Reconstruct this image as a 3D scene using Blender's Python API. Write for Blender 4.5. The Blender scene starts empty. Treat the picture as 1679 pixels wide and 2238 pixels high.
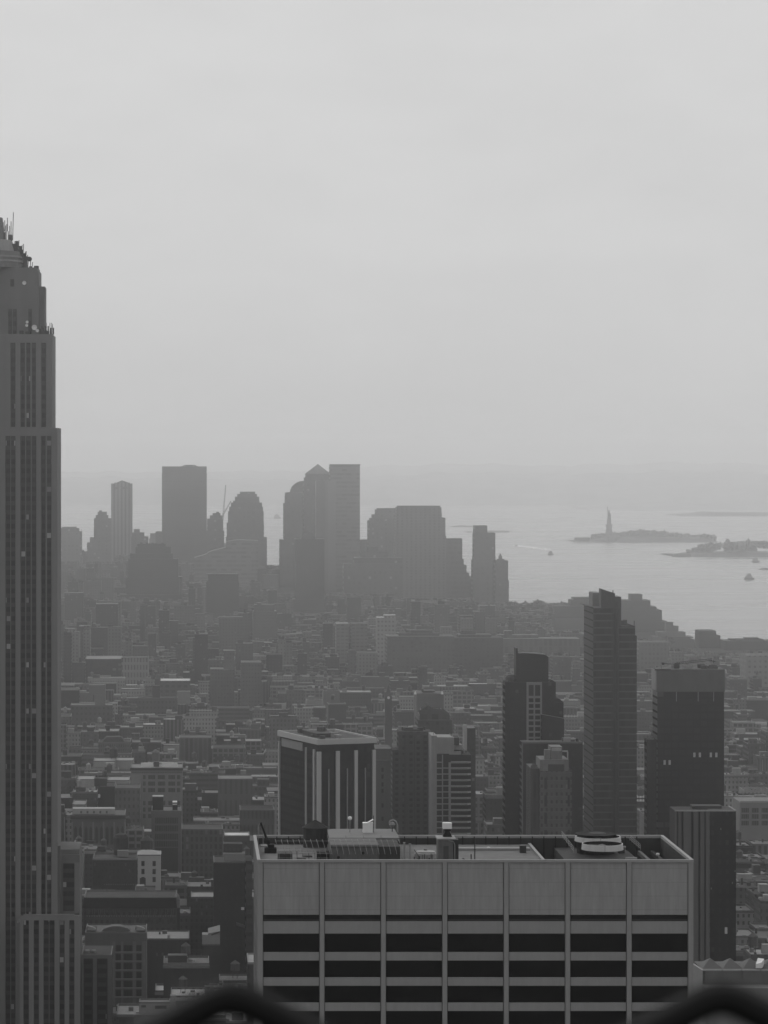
import bpy, math, random
from mathutils import Vector, noise
random.seed(11)
SC = bpy.context.scene
COL = SC.collection
R = math.radians
# survey of the view: the avenue runs straight ahead along +Y, eye height 260 m
F, CX, HY, CZ = 7000.0, 420.0, 995.0, 260.0
def wx(px, d): return (px - CX) * d / F
def wz(py, d): return CZ - (py - HY) * d / F

# ------------------------------------------------------------------ materials
class NT:
    def __init__(s, name):
        s.m = bpy.data.materials.new(name); s.m.use_nodes = True
        s.t = s.m.node_tree; s.t.nodes.clear()
        s.out = s.t.nodes.new('ShaderNodeOutputMaterial')
        s.p = s.t.nodes.new('ShaderNodeBsdfPrincipled')
        s.t.links.new(s.p.outputs[0], s.out.inputs['Surface'])
    def n(s, typ, **kw):
        nd = s.t.nodes.new(typ)
        for k, v in kw.items(): setattr(nd, k, v)
        return nd
    def put(s, sock, v):
        if isinstance(v, (int, float)): sock.default_value = v
        elif isinstance(v, tuple): sock.default_value = v
        else: s.t.links.new(v, sock)
    def ma(s, op, a, b=0.0, c=None):
        nd = s.n('ShaderNodeMath', operation=op)
        s.put(nd.inputs[0], a); s.put(nd.inputs[1], b)
        if c is not None: s.put(nd.inputs[2], c)
        return nd.outputs[0]
    def mix(s, f, a, b):
        nd = s.n('ShaderNodeMix', data_type='FLOAT')
        s.put(nd.inputs[0], f); s.put(nd.inputs[2], a); s.put(nd.inputs[3], b)
        return nd.outputs[0]
    def noise(s, vec, scale, detail=3.0, rough=.55):
        nd = s.n('ShaderNodeTexNoise')
        s.t.links.new(vec, nd.inputs['Vector'])
        nd.inputs['Scale'].default_value = scale; nd.inputs['Detail'].default_value = detail
        nd.inputs['Roughness'].default_value = rough
        return nd.outputs[0]
    def grey(s, v):
        nd = s.n('ShaderNodeCombineColor')
        for i in range(3): s.put(nd.inputs[i], v)
        return nd.outputs[0]
    def scalevec(s, vec, x, y, z):
        nd = s.n('ShaderNodeVectorMath', operation='MULTIPLY')
        s.t.links.new(vec, nd.inputs[0]); nd.inputs[1].default_value = (x, y, z)
        return nd.outputs[0]

MATS = {}
K = 1.0
def plain(key, v, rough=.85, var=.12, scale=.35, metal=0.0, spec=.12):
    if key in MATS: return MATS[key]
    t = NT(key)
    tc = t.n('ShaderNodeTexCoord').outputs['Object']
    nz = t.noise(tc, scale, 4.0)
    st = t.noise(t.scalevec(tc, 1, 1, .12), scale * 3, 3.0)
    f = t.ma('MULTIPLY_ADD', t.ma('ADD', nz, st), var * 1.6, 1 - var * 1.6)
    t.t.links.new(t.grey(t.ma('MULTIPLY', f, v)), t.p.inputs['Base Color'])
    t.p.inputs['Roughness'].default_value = rough
    t.p.inputs['Metallic'].default_value = metal
    t.p.inputs['Specular IOR Level'].default_value = spec
    MATS[key] = t.m
    return t.m

def facade(key, wall, win, pu=3.2, pv=3.6, mu=.28, v0=.25, v1=.78, roof=.15, blind=.04, rnd=.25, spec=.25, tone=False, bl=.15, sill=0.0, wv=.9):
    """wall colour with a grid of windows; pu, pv = bay width and storey height in metres"""
    if key in MATS: return MATS[key]
    wall = wall*K; roof = roof*K
    t = NT(key)
    tcn = t.n('ShaderNodeTexCoord')
    tc = tcn.outputs['Object']
    s = t.n('ShaderNodeSeparateXYZ'); t.t.links.new(tc, s.inputs[0])
    nn = t.n('ShaderNodeSeparateXYZ'); t.t.links.new(tcn.outputs['Normal'], nn.inputs[0])
    oi = t.n('ShaderNodeObjectInfo').outputs['Random']
    ny = t.ma('GREATER_THAN', t.ma('ABSOLUTE', nn.outputs[1]), .6)
    up = t.ma('GREATER_THAN', nn.outputs[2], .5)
    u = t.mix(ny, s.outputs[1], s.outputs[0])
    uu = t.ma('DIVIDE', t.ma('ADD', u, 500.0), pu); vv = t.ma('DIVIDE', t.ma('ADD', s.outputs[2], 100.0 * pv), pv)
    fu = t.ma('FRACT', uu); fv = t.ma('FRACT', vv)
    a = t.ma('MULTIPLY', t.ma('GREATER_THAN', fu, mu), t.ma('LESS_THAN', fu, 1 - mu)) if mu > 0 else 1.0
    b = t.ma('MULTIPLY', t.ma('GREATER_THAN', fv, v0), t.ma('LESS_THAN', fv, v1))
    mask = t.ma('MULTIPLY', t.ma('MULTIPLY', a, b), t.ma('SUBTRACT', 1.0, up))
    cv = t.n('ShaderNodeCombineXYZ')
    t.put(cv.inputs[0], t.ma('FLOOR', uu)); t.put(cv.inputs[1], t.ma('FLOOR', vv)); t.put(cv.inputs[2], t.ma('MULTIPLY', oi, 91.7))
    wn = t.n('ShaderNodeTexWhiteNoise', noise_dimensions='3D'); t.t.links.new(cv.outputs[0], wn.inputs['Vector'])
    r = wn.outputs['Value']
    isb = t.ma('LESS_THAN', r, blind)
    wcol = t.mix(isb, t.ma('MULTIPLY', t.ma('MULTIPLY_ADD', r, 1.0, .5), win), t.ma('MULTIPLY_ADD', r, bl / max(blind, .02) * .5, bl * .5))
    st = t.noise(t.scalevec(tc, 1, 1, .15), .5, 4.0)
    st2 = t.noise(tc, .06, 2.0)
    wf = t.ma('MULTIPLY_ADD', t.ma('ADD', st, st2), wv * .55, 1 - wv * .55)
    ov = t.ma('MULTIPLY_ADD', oi, rnd * 2, 1 - rnd)
    wl = t.ma('MULTIPLY', t.ma('MULTIPLY', wf, ov), wall)
    if sill > 0:   # paler course under each window row
        sc_ = t.ma('MULTIPLY', t.ma('GREATER_THAN', fv, max(0., v0 - .12)), t.ma('LESS_THAN', fv, v0))
        wl = t.mix(t.ma('MULTIPLY', sc_, sill), wl, wall * 1.7)
    rf = t.ma('MULTIPLY', t.ma('MULTIPLY_ADD', t.noise(tc, .15, 5.0, .65), 1.1, .45), t.ma('MULTIPLY', roof, t.ma('MULTIPLY_ADD', t.ma('FRACT', t.ma('MULTIPLY', oi, 17.3)), 1.3, .35)))
    if tone:
        at = t.n('ShaderNodeAttribute', attribute_name='tone').outputs['Fac']
        wl = t.ma('MULTIPLY', wl, at)
        rf = t.ma('MULTIPLY', rf, t.ma('MULTIPLY_ADD', t.ma('FRACT', t.ma('MULTIPLY', at, 37.7)), 2.0, .35))
    col = t.mix(mask, wl, wcol)
    col = t.mix(up, col, rf)
    t.t.links.new(t.grey(col), t.p.inputs['Base Color'])
    t.t.links.new(t.mix(mask, .9, .35), t.p.inputs['Roughness'])
    t.t.links.new(t.ma('MULTIPLY', mask, spec), t.p.inputs['Specular IOR Level'])
    MATS[key] = t.m
    return t.m

# ------------------------------------------------------------------ mesh helpers
class MB:
    def __init__(s): s.v = []; s.f = []; s.tone = []
    def add(s, vs, fs, tone=1.0):
        o = len(s.v); s.v += [tuple(v) for v in vs]; s.f += [tuple(i + o for i in f) for f in fs]
        s.tone += [tone] * len(vs); return s
    def box(s, x0, x1, y0, y1, z0, z1, bottom=False, tone=1.0):
        vs = [(x0,y0,z0),(x1,y0,z0),(x1,y1,z0),(x0,y1,z0),(x0,y0,z1),(x1,y0,z1),(x1,y1,z1),(x0,y1,z1)]
        fs = [(0,1,5,4),(1,2,6,5),(2,3,7,6),(3,0,4,7),(4,5,6,7)]
        if bottom: fs.append((3,2,1,0))
        return s.add(vs, fs, tone)
    def prism(s, pts, z0, z1, bottom=False):
        n = len(pts)
        vs = [(x,y,z0) for x,y in pts] + [(x,y,z1) for x,y in pts]
        fs = [(i,(i+1)%n,(i+1)%n+n,i+n) for i in range(n)] + [tuple(range(n,2*n))]
        if bottom: fs.append(tuple(range(n-1,-1,-1)))
        return s.add(vs, fs)
    def extr(s, prof, y0, y1):
        """profile in x,z (anticlockwise seen from -Y) extruded along y"""
        n = len(prof)
        vs = [(x,y0,z) for x,z in prof] + [(x,y1,z) for x,z in prof]
        fs = [tuple(range(n)), tuple(range(2*n-1,n-1,-1))] + [((i+1)%n,i,i+n,(i+1)%n+n) for i in range(n)]
        return s.add(vs, fs)
    def frustum(s, cx, cy, z0, z1, r0, r1, n=12, cap=True, bottom=False, ph=0.0):
        ring = lambda r, z: [(cx + r*math.cos(2*math.pi*i/n+ph), cy + r*math.sin(2*math.pi*i/n+ph), z) for i in range(n)]
        if r1 < 1e-6:
            vs = ring(r0,z0) + [(cx,cy,z1)]; fs = [(i,(i+1)%n,n) for i in range(n)]
        else:
            vs = ring(r0,z0) + ring(r1,z1); fs = [(i,(i+1)%n,(i+1)%n+n,i+n) for i in range(n)]
            if cap: fs.append(tuple(range(n,2*n)))
        if bottom: fs.append(tuple(range(n-1,-1,-1)))
        return s.add(vs, fs)
    def tube(s, p0, p1, r, n=6):
        p0 = Vector(p0); p1 = Vector(p1); d = (p1-p0)
        if d.length < 1e-6: return s
        d.normalize(); a = d.orthogonal().normalized(); b = d.cross(a)
        vs = [p + (a*math.cos(2*math.pi*i/n) + b*math.sin(2*math.pi*i/n))*r for p in (p0,p1) for i in range(n)]
        fs = [(i,(i+1)%n,(i+1)%n+n,i+n) for i in range(n)] + [tuple(range(n,2*n)), tuple(range(n-1,-1,-1))]
        return s.add(vs, fs)
    def pipe(s, pts, r, n=8):
        pts = [Vector(p) for p in pts]; rings = []
        for i, p in enumerate(pts):
            d = (pts[min(i+1,len(pts)-1)] - pts[max(i-1,0)]).normalized()
            up = Vector((0,1,0)) if abs(d.y) < .9 else Vector((0,0,1))
            a = d.cross(up).normalized(); b = a.cross(d)
            rr = r[i] if isinstance(r, list) else r
            rings.append([p + (a*math.cos(2*math.pi*k/n) + b*math.sin(2*math.pi*k/n))*rr for k in range(n)])
        vs = [v for q in rings for v in q]; m = len(pts)
        fs = [(i*n+k, i*n+(k+1)%n, (i+1)*n+(k+1)%n, (i+1)*n+k) for i in range(m-1) for k in range(n)]
        fs += [tuple(range(n-1,-1,-1)), tuple((m-1)*n+k for k in range(n))]
        return s.add(vs, fs)
    def lathe(s, cx, cy, prof, n=16):
        for (r0,z0),(r1,z1) in zip(prof, prof[1:]):
            if r0 < 1e-6: r0 = 1e-3
            s.frustum(cx, cy, z0, z1, r0, max(r1, 1e-3), n, cap=False)
        r, z = prof[-1]
        if r > .01: s.frustum(cx, cy, z, z, r, r, n)
        return s
    def build(s, name, mat, parent=None, tone=False, smooth=False):
        me = bpy.data.meshes.new(name); me.from_pydata(s.v, [], s.f)
        me.materials.append(mat)
        if tone:
            a = me.attributes.new('tone', 'FLOAT', 'POINT'); a.data.foreach_set('value', s.tone)
        if smooth: me.polygons.foreach_set('use_smooth', [True]*len(s.f))
        me.update()
        o = bpy.data.objects.new(name, me); COL.objects.link(o)
        if parent: o.parent = parent
        return o

def tag(o, label=None, cat=None, group=None, kind=None):
    if label: o['label'] = label
    if cat: o['category'] = cat
    if group: o['group'] = group
    if kind: o['kind'] = kind
    return o
def empty(name, label, cat, loc=(0,0,0), rz=0.0, group=None):
    o = bpy.data.objects.new(name, None); COL.objects.link(o)
    o.location = loc; o.rotation_euler = (0,0,rz); o.empty_display_size = 2
    return tag(o, label, cat, group)
def copy_tree(o, parent=None, **kw):
    c = o.copy(); COL.objects.link(c); c.parent = parent
    for ch in list(o.children): copy_tree(ch, c)
    return c

# ------------------------------------------------------------------ what stands where (for fitting the street blocks round the landmarks)
FOOT = []   # X0, X1, Y0, Y1
VIS = []    # px0, px1, ytop, ybottom, D
LAND = []   # (short name, px, py) landmarks used in place phrases
def claim(D, x0, x1, ytop, yb, depth, margin=4):
    FOOT.append((wx(x0,D)-margin, wx(x1,D)+margin, D-margin, D+depth+margin))
    VIS.append((x0, x1, ytop, yb, D))

# ================================================================== light, sky, camera
W = bpy.data.worlds.new("World"); SC.world = W; W.use_nodes = True
wt = W.node_tree; wt.nodes.clear()
def wnode(t, **k):
    n = wt.nodes.new(t)
    for a, b in k.items(): setattr(n, a, b)
    return n
SUN_EL, SUN_AZ = R(38), R(-40)     # azimuth from +Y, negative = left
sky = wnode('ShaderNodeTexSky', sky_type='NISHITA'); sky.sun_disc = False
sky.sun_elevation = SUN_EL; sky.sun_rotation = SUN_AZ
sky.air_density = 1.0; sky.dust_density = 4.0
bw = wnode('ShaderNodeRGBToBW'); wt.links.new(sky.outputs[0], bw.inputs[0])
tc = wnode('ShaderNodeTexCoord'); sp = wnode('ShaderNodeSeparateXYZ'); wt.links.new(tc.outputs['Generated'], sp.inputs[0])
def wm(op, a, b=0.0, c=None, clamp=False):
    n = wnode('ShaderNodeMath', operation=op); n.use_clamp = clamp
    for i, v in enumerate((a, b, c)):
        if v is None: continue
        if isinstance(v, (int, float)): n.inputs[i].default_value = v
        else: wt.links.new(v, n.inputs[i])
    return n.outputs[0]
def wmix(f, a, b):
    n = wnode('ShaderNodeMix', data_type='FLOAT')
    for i, v in zip((0, 2, 3), (f, a, b)):
        if isinstance(v, (int, float)): n.inputs[i].default_value = v
        else: wt.links.new(v, n.inputs[i])
    return n.outputs[0]
# the overcast deck: an even grey layer, brighter overhead, with broad soft cloud mottling
vs = wnode('ShaderNodeVectorMath', operation='MULTIPLY'); wt.links.new(tc.outputs['Generated'], vs.inputs[0]); vs.inputs[1].default_value = (1, 1, 2.6)
nz = wnode('ShaderNodeTexNoise'); wt.links.new(vs.outputs[0], nz.inputs['Vector']); nz.inputs['Scale'].default_value = 9.0; nz.inputs['Detail'].default_value = 5.0; nz.inputs['Distortion'].default_value = .4
nz2 = wnode('ShaderNodeTexNoise'); wt.links.new(vs.outputs[0], nz2.inputs['Vector']); nz2.inputs['Scale'].default_value = 34.0; nz2.inputs['Detail'].default_value = 4.0
el = wm('MAXIMUM', sp.outputs[2], 0.0)
SKY_H, SKY_SLOPE, SKY_TOP = 6.75, 3.2, 8.2
deck = wm('MINIMUM', wm('MULTIPLY_ADD', el, SKY_SLOPE, SKY_H), SKY_TOP)
side = wm('MULTIPLY_ADD', sp.outputs[0], .35, 1.0)
mott = wm('ADD', wm('MULTIPLY_ADD', nz.outputs[0], .15, .925), wm('MULTIPLY_ADD', nz2.outputs[0], .05, -.025))
# the sun stands behind the cloud ahead of the deck: a broad brighter bank added out of view to brighten the far haze
BANK = 15.0
up_ = wm('MULTIPLY', wm('SUBTRACT', el, .15), 4.5, clamp=True)
dn_ = wm('SUBTRACT', 1.0, wm('MULTIPLY', wm('SUBTRACT', el, .45), 2.5, clamp=True))
fr_ = wm('POWER', wm('MAXIMUM', sp.outputs[1], 0.0), 2.0)
deck = wm('ADD', deck, wm('MULTIPLY', wm('MULTIPLY', up_, dn_), wm('MULTIPLY', fr_, BANK)))
deck = wm('MULTIPLY', deck, mott)
below = wm('LESS_THAN', sp.outputs[2], -0.03)
col = wmix(.93, bw.outputs[0], deck)
col = wmix(below, col, 1.2)
bg = wnode('ShaderNodeBackground'); wt.links.new(col, bg.inputs[0]); bg.inputs[1].default_value = .10
wo = wnode('ShaderNodeOutputWorld'); wt.links.new(bg.outputs[0], wo.inputs['Surface'])

sl = bpy.data.lights.new('sun', 'SUN'); sl.energy = 0.55; sl.angle = R(14); sl.color = (1, 1, 1)
so = bpy.data.objects.new('sun', sl); COL.objects.link(so)
sd = Vector((math.cos(SUN_EL)*math.sin(SUN_AZ), math.cos(SUN_EL)*math.cos(SUN_AZ), math.sin(SUN_EL)))
so.rotation_euler = sd.to_track_quat('Z', 'Y').to_euler(); so.location = (-200, 200, 900)

cam = bpy.data.cameras.new('camera'); co = bpy.data.objects.new('camera', cam); COL.objects.link(co)
co.location = (0, 0, CZ); co.rotation_euler = (R(90), 0, 0)
cam.sensor_fit = 'HORIZONTAL'; cam.sensor_width = 36.0; cam.lens = F / 1679 * 36
cam.shift_x = (839.5 - CX) / 1679; cam.shift_y = -(1119 - HY) / 1679
cam.clip_start = .1; cam.clip_end = 60000
cam.dof.use_dof = True; cam.dof.focus_distance = 1500; cam.dof.aperture_fstop = 9.5
SC.camera = co
SC.view_settings.view_transform = 'Standard'; SC.view_settings.look = 'None'
SC.view_settings.exposure = -0.13; SC.view_settings.gamma = 1
cy = SC.cycles
cy.max_bounces = 4; cy.diffuse_bounces = 2; cy.glossy_bounces = 2; cy.transmission_bounces = 1; cy.volume_bounces = 3
cy.use_denoising = True; cy.caustics_reflective = False; cy.caustics_refractive = False; cy.sample_clamp_indirect = 4

# ================================================================== water, land, hills, haze
t = NT('harbour_water')
tcw = t.n('ShaderNodeTexCoord').outputs['Object']
n1 = t.noise(t.scalevec(tcw, .0016, .006, 1), 1.0, 6.0, .6)
n2 = t.noise(t.scalevec(tcw, .03, .06, 1), 1.0, 4.0)
bmp = t.n('ShaderNodeBump'); bmp.inputs['Strength'].default_value = .25; bmp.inputs['Distance'].default_value = 2.0
t.t.links.new(n2, bmp.inputs['Height'])
t.t.links.new(t.grey(.11), t.p.inputs['Base Color'])
t.t.links.new(t.ma('MULTIPLY_ADD', n1, .4, .06), t.p.inputs['Roughness'])
t.t.links.new(bmp.outputs[0], t.p.inputs['Normal']); t.p.inputs['IOR'].default_value = 1.5
M_WATER = t.m
w = MB(); w.add([(-14000,-1500,0),(14000,-1500,0),(14000,26000,0),(-14000,26000,0)], [(0,1,2,3)])
tag(w.build('water', M_WATER), kind='structure')
land = [(-6000,-1200),(905,-1200),(905,3300),(800,4000),(762,4232),(739,4385),(706,4493),(706,4666),(690,4990),(640,5433),(560,5600),(550,6500),(310,7350),(-300,7600),(-900,7200),(-2200,6300),(-6000,6000)]
M_STREET = plain('street_asphalt', .03, var=.3, scale=.02, spec=0)
g = MB(); g.prism(land, -.5, 1.0)
tag(g.build('ground', M_STREET), kind='structure')

def ridge(name, px0, px1, D, zf, depth, mat, step=12, base=0.0):
    """a hill range with real depth: rows of heights fading to the shore in front and behind"""
    xs = [px0 + (px1-px0)*i/int((px1-px0)/step) for i in range(int((px1-px0)/step)+1)]
    b = MB(); rows = [(0,0.0),(.12,.35),(.3,.8),(.5,1.0),(.75,.7),(1,0.0)]
    vs = []
    for fy, fh in rows:
        for p in xs:
            d = D + depth*fy
            vs.append((wx(p, D), d, base + zf(p) * fh + (0 if fh in (0.0,) else noise.noise((p*.02, fy*5, 0))*zf(p)*.12)))
    n = len(xs)
    fs = [(r*n+i, r*n+i+1, (r+1)*n+i+1, (r+1)*n+i) for r in range(len(rows)-1) for i in range(n-1)]
    b.add(vs, fs)
    return tag(b.build(name, mat, smooth=True), kind='structure')
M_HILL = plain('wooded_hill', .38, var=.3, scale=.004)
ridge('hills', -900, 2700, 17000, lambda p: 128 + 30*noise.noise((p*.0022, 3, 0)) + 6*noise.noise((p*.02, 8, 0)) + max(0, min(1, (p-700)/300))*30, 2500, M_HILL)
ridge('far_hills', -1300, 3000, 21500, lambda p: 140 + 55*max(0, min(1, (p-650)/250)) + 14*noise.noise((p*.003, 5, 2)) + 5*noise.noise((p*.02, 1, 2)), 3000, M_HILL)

def island(name, x0, x1, D, prof, depth, label, mat):
    n = 60; b = MB(); vs = []
    for fy, fh in ((0,.0),(.06,.85),(.3,1.0),(.7,.9),(1,0)):
        for i in range(n+1):
            p = x0 + (x1-x0)*i/n
            vs.append((wx(p, D), D + depth*fy, max(0.3 if fh else 0, prof(p)*fh)))
    fs = [(r*(n+1)+i, r*(n+1)+i+1, (r+1)*(n+1)+i+1, (r+1)*(n+1)+i) for r in range(4) for i in range(n)]
    b.add(vs, fs)
    o = b.build(name, mat); return tag(o, kind='structure')
def lin(pts):
    def f(p):
        if p <= pts[0][0]: return pts[0][1]
        for (a, va), (b, vb) in zip(pts, pts[1:]):
            if p <= b: return va + (vb-va)*(p-a)/(b-a)
        return pts[-1][1]
    return f
M_ISLE = plain('island_ground', .09, var=.3, scale=.02)
M_LEAF = plain('tree_leaves', .06, var=.4, scale=.15)
M_LEAFD = plain('dark_tree_leaves', .045, var=.4, scale=.15)
def leaf_mass(name, label, cat, blobs, mat, per=70, kind='stuff'):
    """crowns made of many small leaf clumps spread through each crown's volume"""
    b = MB(); rr = random.Random(5)
    for (x, y, z, rx, rz) in blobs:
        k = rr.uniform(.7, 1.2)
        for i in range(per):
            a = rr.uniform(0, 6.28); q = rr.random()**.4; e = rr.uniform(-1, 1); h = math.sqrt(max(0, 1-e*e))
            p = Vector((x + rx*q*h*math.cos(a)*k, y + rx*q*h*math.sin(a), z + rz*q*e*k))
            s = rx*rr.uniform(.18, .34)
            d1 = Vector((rr.uniform(-1,1), rr.uniform(-1,1), rr.uniform(-1,1))).normalized()*s
            d2 = d1.orthogonal().normalized()*s*rr.uniform(.6,1)
            b.add([p-d1-d2, p+d1-d2, p+d1+d2, p-d1+d2], [(0,1,2,3)])
    o = b.build(name, mat)
    return tag(o, label, cat, kind=kind) if kind else tag(o, label, cat)
DL = 9579.0
island('island', 1254, 1574, DL, lin([(1254,3),(1290,4),(1300,9),(1345,14),(1420,18),(1540,12),(1574,1)]), 220, '', M_ISLE).name = 'statue_island'
top = lin([(1320,1169),(1360,1166),(1385,1160),(1410,1159),(1450,1162),(1500,1167),(1540,1170),(1570,1180)])
bl = []
for i in range(80):
    p = random.uniform(1300, 1568); z1 = wz(top(p), DL+60) if p > 1320 else 20
    r = random.uniform(9, 15); bl.append((wx(p, DL)+random.uniform(-4,4), DL+random.uniform(20,150), max(9, z1-r*.75), r, r*.8))
leaf_mass('island_trees', 'dense belt of trees covering the island behind the statue', 'trees', bl, M_LEAF, 60)
DE = 8198.0
island('island', 1474, 1960, DE, lin([(1474,4),(1490,4),(1500,3),(1520,7),(1560,10),(1960,10)]), 260, '', M_ISLE).name = 'hospital_island'
top = lin([(1512,1210),(1530,1197),(1560,1190),(1590,1188),(1640,1186),(1700,1183),(1960,1186)])
bl = []
for i in range(110):
    p = random.uniform(1516, 1940); z1 = wz(top(p), DE+60)
    r = random.uniform(8, 13); bl.append((wx(p, DE)+random.uniform(-4,4), DE+random.uniform(20,170), max(8, z1-r*.75), r, r*.8))
leaf_mass('island_trees', 'thick trees along the shore of the nearer island at the right edge', 'trees', bl, M_LEAF, 60)
island('island', 1490, 2300, 13684, lin([(1490,3),(1530,6),(1560,16),(1620,12),(2300,14)]), 500, '', M_ISLE).name = 'far_island'
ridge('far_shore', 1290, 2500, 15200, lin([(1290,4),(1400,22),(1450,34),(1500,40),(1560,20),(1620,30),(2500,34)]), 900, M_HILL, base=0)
island('island', 1020, 1114, 10769, lin([(1020,3),(1060,4),(1075,6),(1114,5)]), 120, '', M_ISLE).name = 'low_pier'
island('island', 990, 1040, 11600, lin([(990,2),(1010,5),(1040,3)]), 120, '', M_ISLE).name = 'sand_bar'

HAZE_D = 1.07e-4
hz = bpy.data.materials.new('harbour_haze'); hz.use_nodes = True
ht = hz.node_tree; ht.nodes.clear()
ho = ht.nodes.new('ShaderNodeOutputMaterial'); pv = ht.nodes.new('ShaderNodeVolumePrincipled')
pv.inputs['Color'].default_value = (1, 1, 1, 1); pv.inputs['Density'].default_value = HAZE_D; pv.inputs['Anisotropy'].default_value = .91
pv.inputs['Density Attribute'].default_value = ''
ht.links.new(pv.outputs[0], ho.inputs['Volume'])
hb = MB(); hb.box(-15000, 15000, -2500, 27000, -2.0, 372.0, bottom=True)
ho_ = hb.build('haze', hz); tag(ho_, kind='stuff')
# ================================================================== the pale slab block in front (travertine piers, black ribbon windows)
M_TRAV = plain('travertine', .235, .8, var=.14, scale=.5)
def travertine_panel():
    t = NT('travertine_panels')
    tc = t.n('ShaderNodeTexCoord').outputs['Object']
    s = t.n('ShaderNodeSeparateXYZ'); t.t.links.new(tc, s.inputs[0])
    u = t.ma('DIVIDE', s.outputs[0], .78); v = t.ma('DIVIDE', s.outputs[2], 2.32)
    cv = t.n('ShaderNodeCombineXYZ'); t.put(cv.inputs[0], t.ma('FLOOR', u)); t.put(cv.inputs[1], t.ma('FLOOR', v))
    wn = t.n('ShaderNodeTexWhiteNoise', noise_dimensions='2D'); t.t.links.new(cv.outputs[0], wn.inputs['Vector'])
    ju = t.ma('LESS_THAN', t.ma('FRACT', u), .04); jv = t.ma('LESS_THAN', t.ma('FRACT', v), .028)
    n = t.noise(t.scalevec(tc, 1.6, 1.6, .22), 1.0, 4.0); n2 = t.noise(tc, .08, 3.0)
    f = t.ma('MULTIPLY_ADD', wn.outputs[0], .045, .93)
    f = t.ma('MULTIPLY', f, t.ma('MULTIPLY_ADD', n, .46, .77)); f = t.ma('MULTIPLY', f, t.ma('MULTIPLY_ADD', n2, .18, .91))
    f = t.ma('SUBTRACT', f, t.ma('MULTIPLY', jv, .24)); f = t.ma('SUBTRACT', f, t.ma('MULTIPLY', ju, .10))
    t.t.links.new(t.grey(t.ma('MULTIPLY', f, .25)), t.p.inputs['Base Color']); t.p.inputs['Roughness'].default_value = .8
    return t.m
M_TRAVP = travertine_panel()
M_GLASSB = plain('black_glass', .002, .3, var=.5, scale=.4, spec=.05)
M_JOINT = plain('dark_joint', .045, .9)
M_DARKM = plain('dark_metal', .03, .7)
M_MIDM = plain('weathered_metal', .11, .7, var=.3, scale=1.5)
M_LTM = plain('galvanised_metal', .2, .55, var=.2, scale=1.2)
M_WHITE = plain('white_paint', .6, .5, var=.06)
M_ROOFD = plain('tar_roof', .045, .95, var=.4, scale=.3)
M_DECK = plain('gravel_roof', .14, .95, var=.35, scale=.25)
M_BLACK = plain('black_void', .008, .9)
GD = 540.0; GX = wx(563, GD); GX1 = wx(1516, GD); GDEP = 35.0; GZ = wz(1879, GD)
gz = lambda py: wz(py, GD)
gx = lambda px: wx(px, GD) - GX
G = empty('office_slab', 'pale stone office block with seven bays of black ribbon windows, nearest building', 'office building', (GX, GD, 0))
GW = GX1 - GX
claim(GD, 551, 1516, 1822, 2400, GDEP, 8); LAND.append(('the pale ribbon-windowed block', 1030, 1880))
core = MB()
core.box(.4, GW-.4, .9, GDEP-.9, 0, GZ-5.6); core.build('wall', M_JOINT, G)
pw = (13.2)*GD/F
bays = [576 + 134.35*k for k in range(7)]
BW = 121.6*GD/F
pier_x = [gx(563)] + [gx(b + 121.6) for b in bays]
for k, x in enumerate(pier_x):
    b = MB(); x1 = (gx(bays[k]) if k < 7 else GW)
    b.box(x + (0 if k == 0 else .10), x1 - (.10 if k < 7 else 0), 0, .9, 0, GZ-.45)
    b.build('pier', M_TRAV, G)
ROWS = [(1883.5, 2000)] + [(2014.5, 2041)] + [(2082 + 55.2*i, 2100 + 55.2*i) for i in range(20)]
WINS = [(2000, 2014.5)] + [(2041, 2082)] + [(2100 + 55.2*i, 2137.2 + 55.2*i) for i in range(19)]
for k, bx in enumerate(bays):
    x0, x1 = gx(bx), gx(bx+121.6)
    for i, (a, c) in enumerate(ROWS[:8]):
        b = MB(); b.box(x0, x1, .22, .9, gz(c), gz(a) + (0 if i else .06), bottom=True)
        b.build('panel' if i == 0 else 'spandrel', M_TRAVP if i == 0 else M_TRAV, G)
    for i, (a, c) in enumerate(WINS[:7]):
        b = MB(); b.box(x0, x1, .62, .88, gz(c), gz(a)); b.build('louvre' if i == 0 else 'window', M_GLASSB if i else M_BLACK, G)
        if i == 0:
            q = MB(); q.box(x0+.05, x1-.05, .45, .6, gz(c), gz(c)+.32); q.build('louvre_blade', M_DARKM, G)
# lower storeys of the front continue as one banded wall below the frame
b = MB(); b.box(.5, GW-.5, .3, .89, 0, gz(ROWS[8][0])-.01); b.build('lower_wall', facade('trav_low', .3, .01, 9.4, 4.26, .0, .0, .68), G)
# east and west walls with piers and ribbons
for sx in (0, 1):
    for k in range(5):
        y0 = k*(GDEP-1.02)/4
        b = MB(); xx = (0, .4) if sx == 0 else (GW-.4, GW)
        ya = .9 if k == 0 else y0
        b.box(xx[0], xx[1], ya + .003, y0+1.02, 0, GZ-.45); b.build('pier', M_TRAV, G)
        if k < 4:
            xi = (.12, .4) if sx == 0 else (GW-.4, GW-.12)
            for i, (a, c) in enumerate(ROWS[:7]):
                b = MB(); b.box(xi[0], xi[1], y0+1.02, (k+1)*(GDEP-1.02)/4, gz(c), gz(a), bottom=True); b.build('spandrel', M_TRAV, G)
            for i, (a, c) in enumerate(WINS[:7]):
                b = MB(); xg = (.3, .4) if sx == 0 else (GW-.4, GW-.3)
                b.box(xg[0], xg[1], y0+1.02, (k+1)*(GDEP-1.02)/4, gz(c), gz(a)); b.build('window', M_GLASSB, G)
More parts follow.
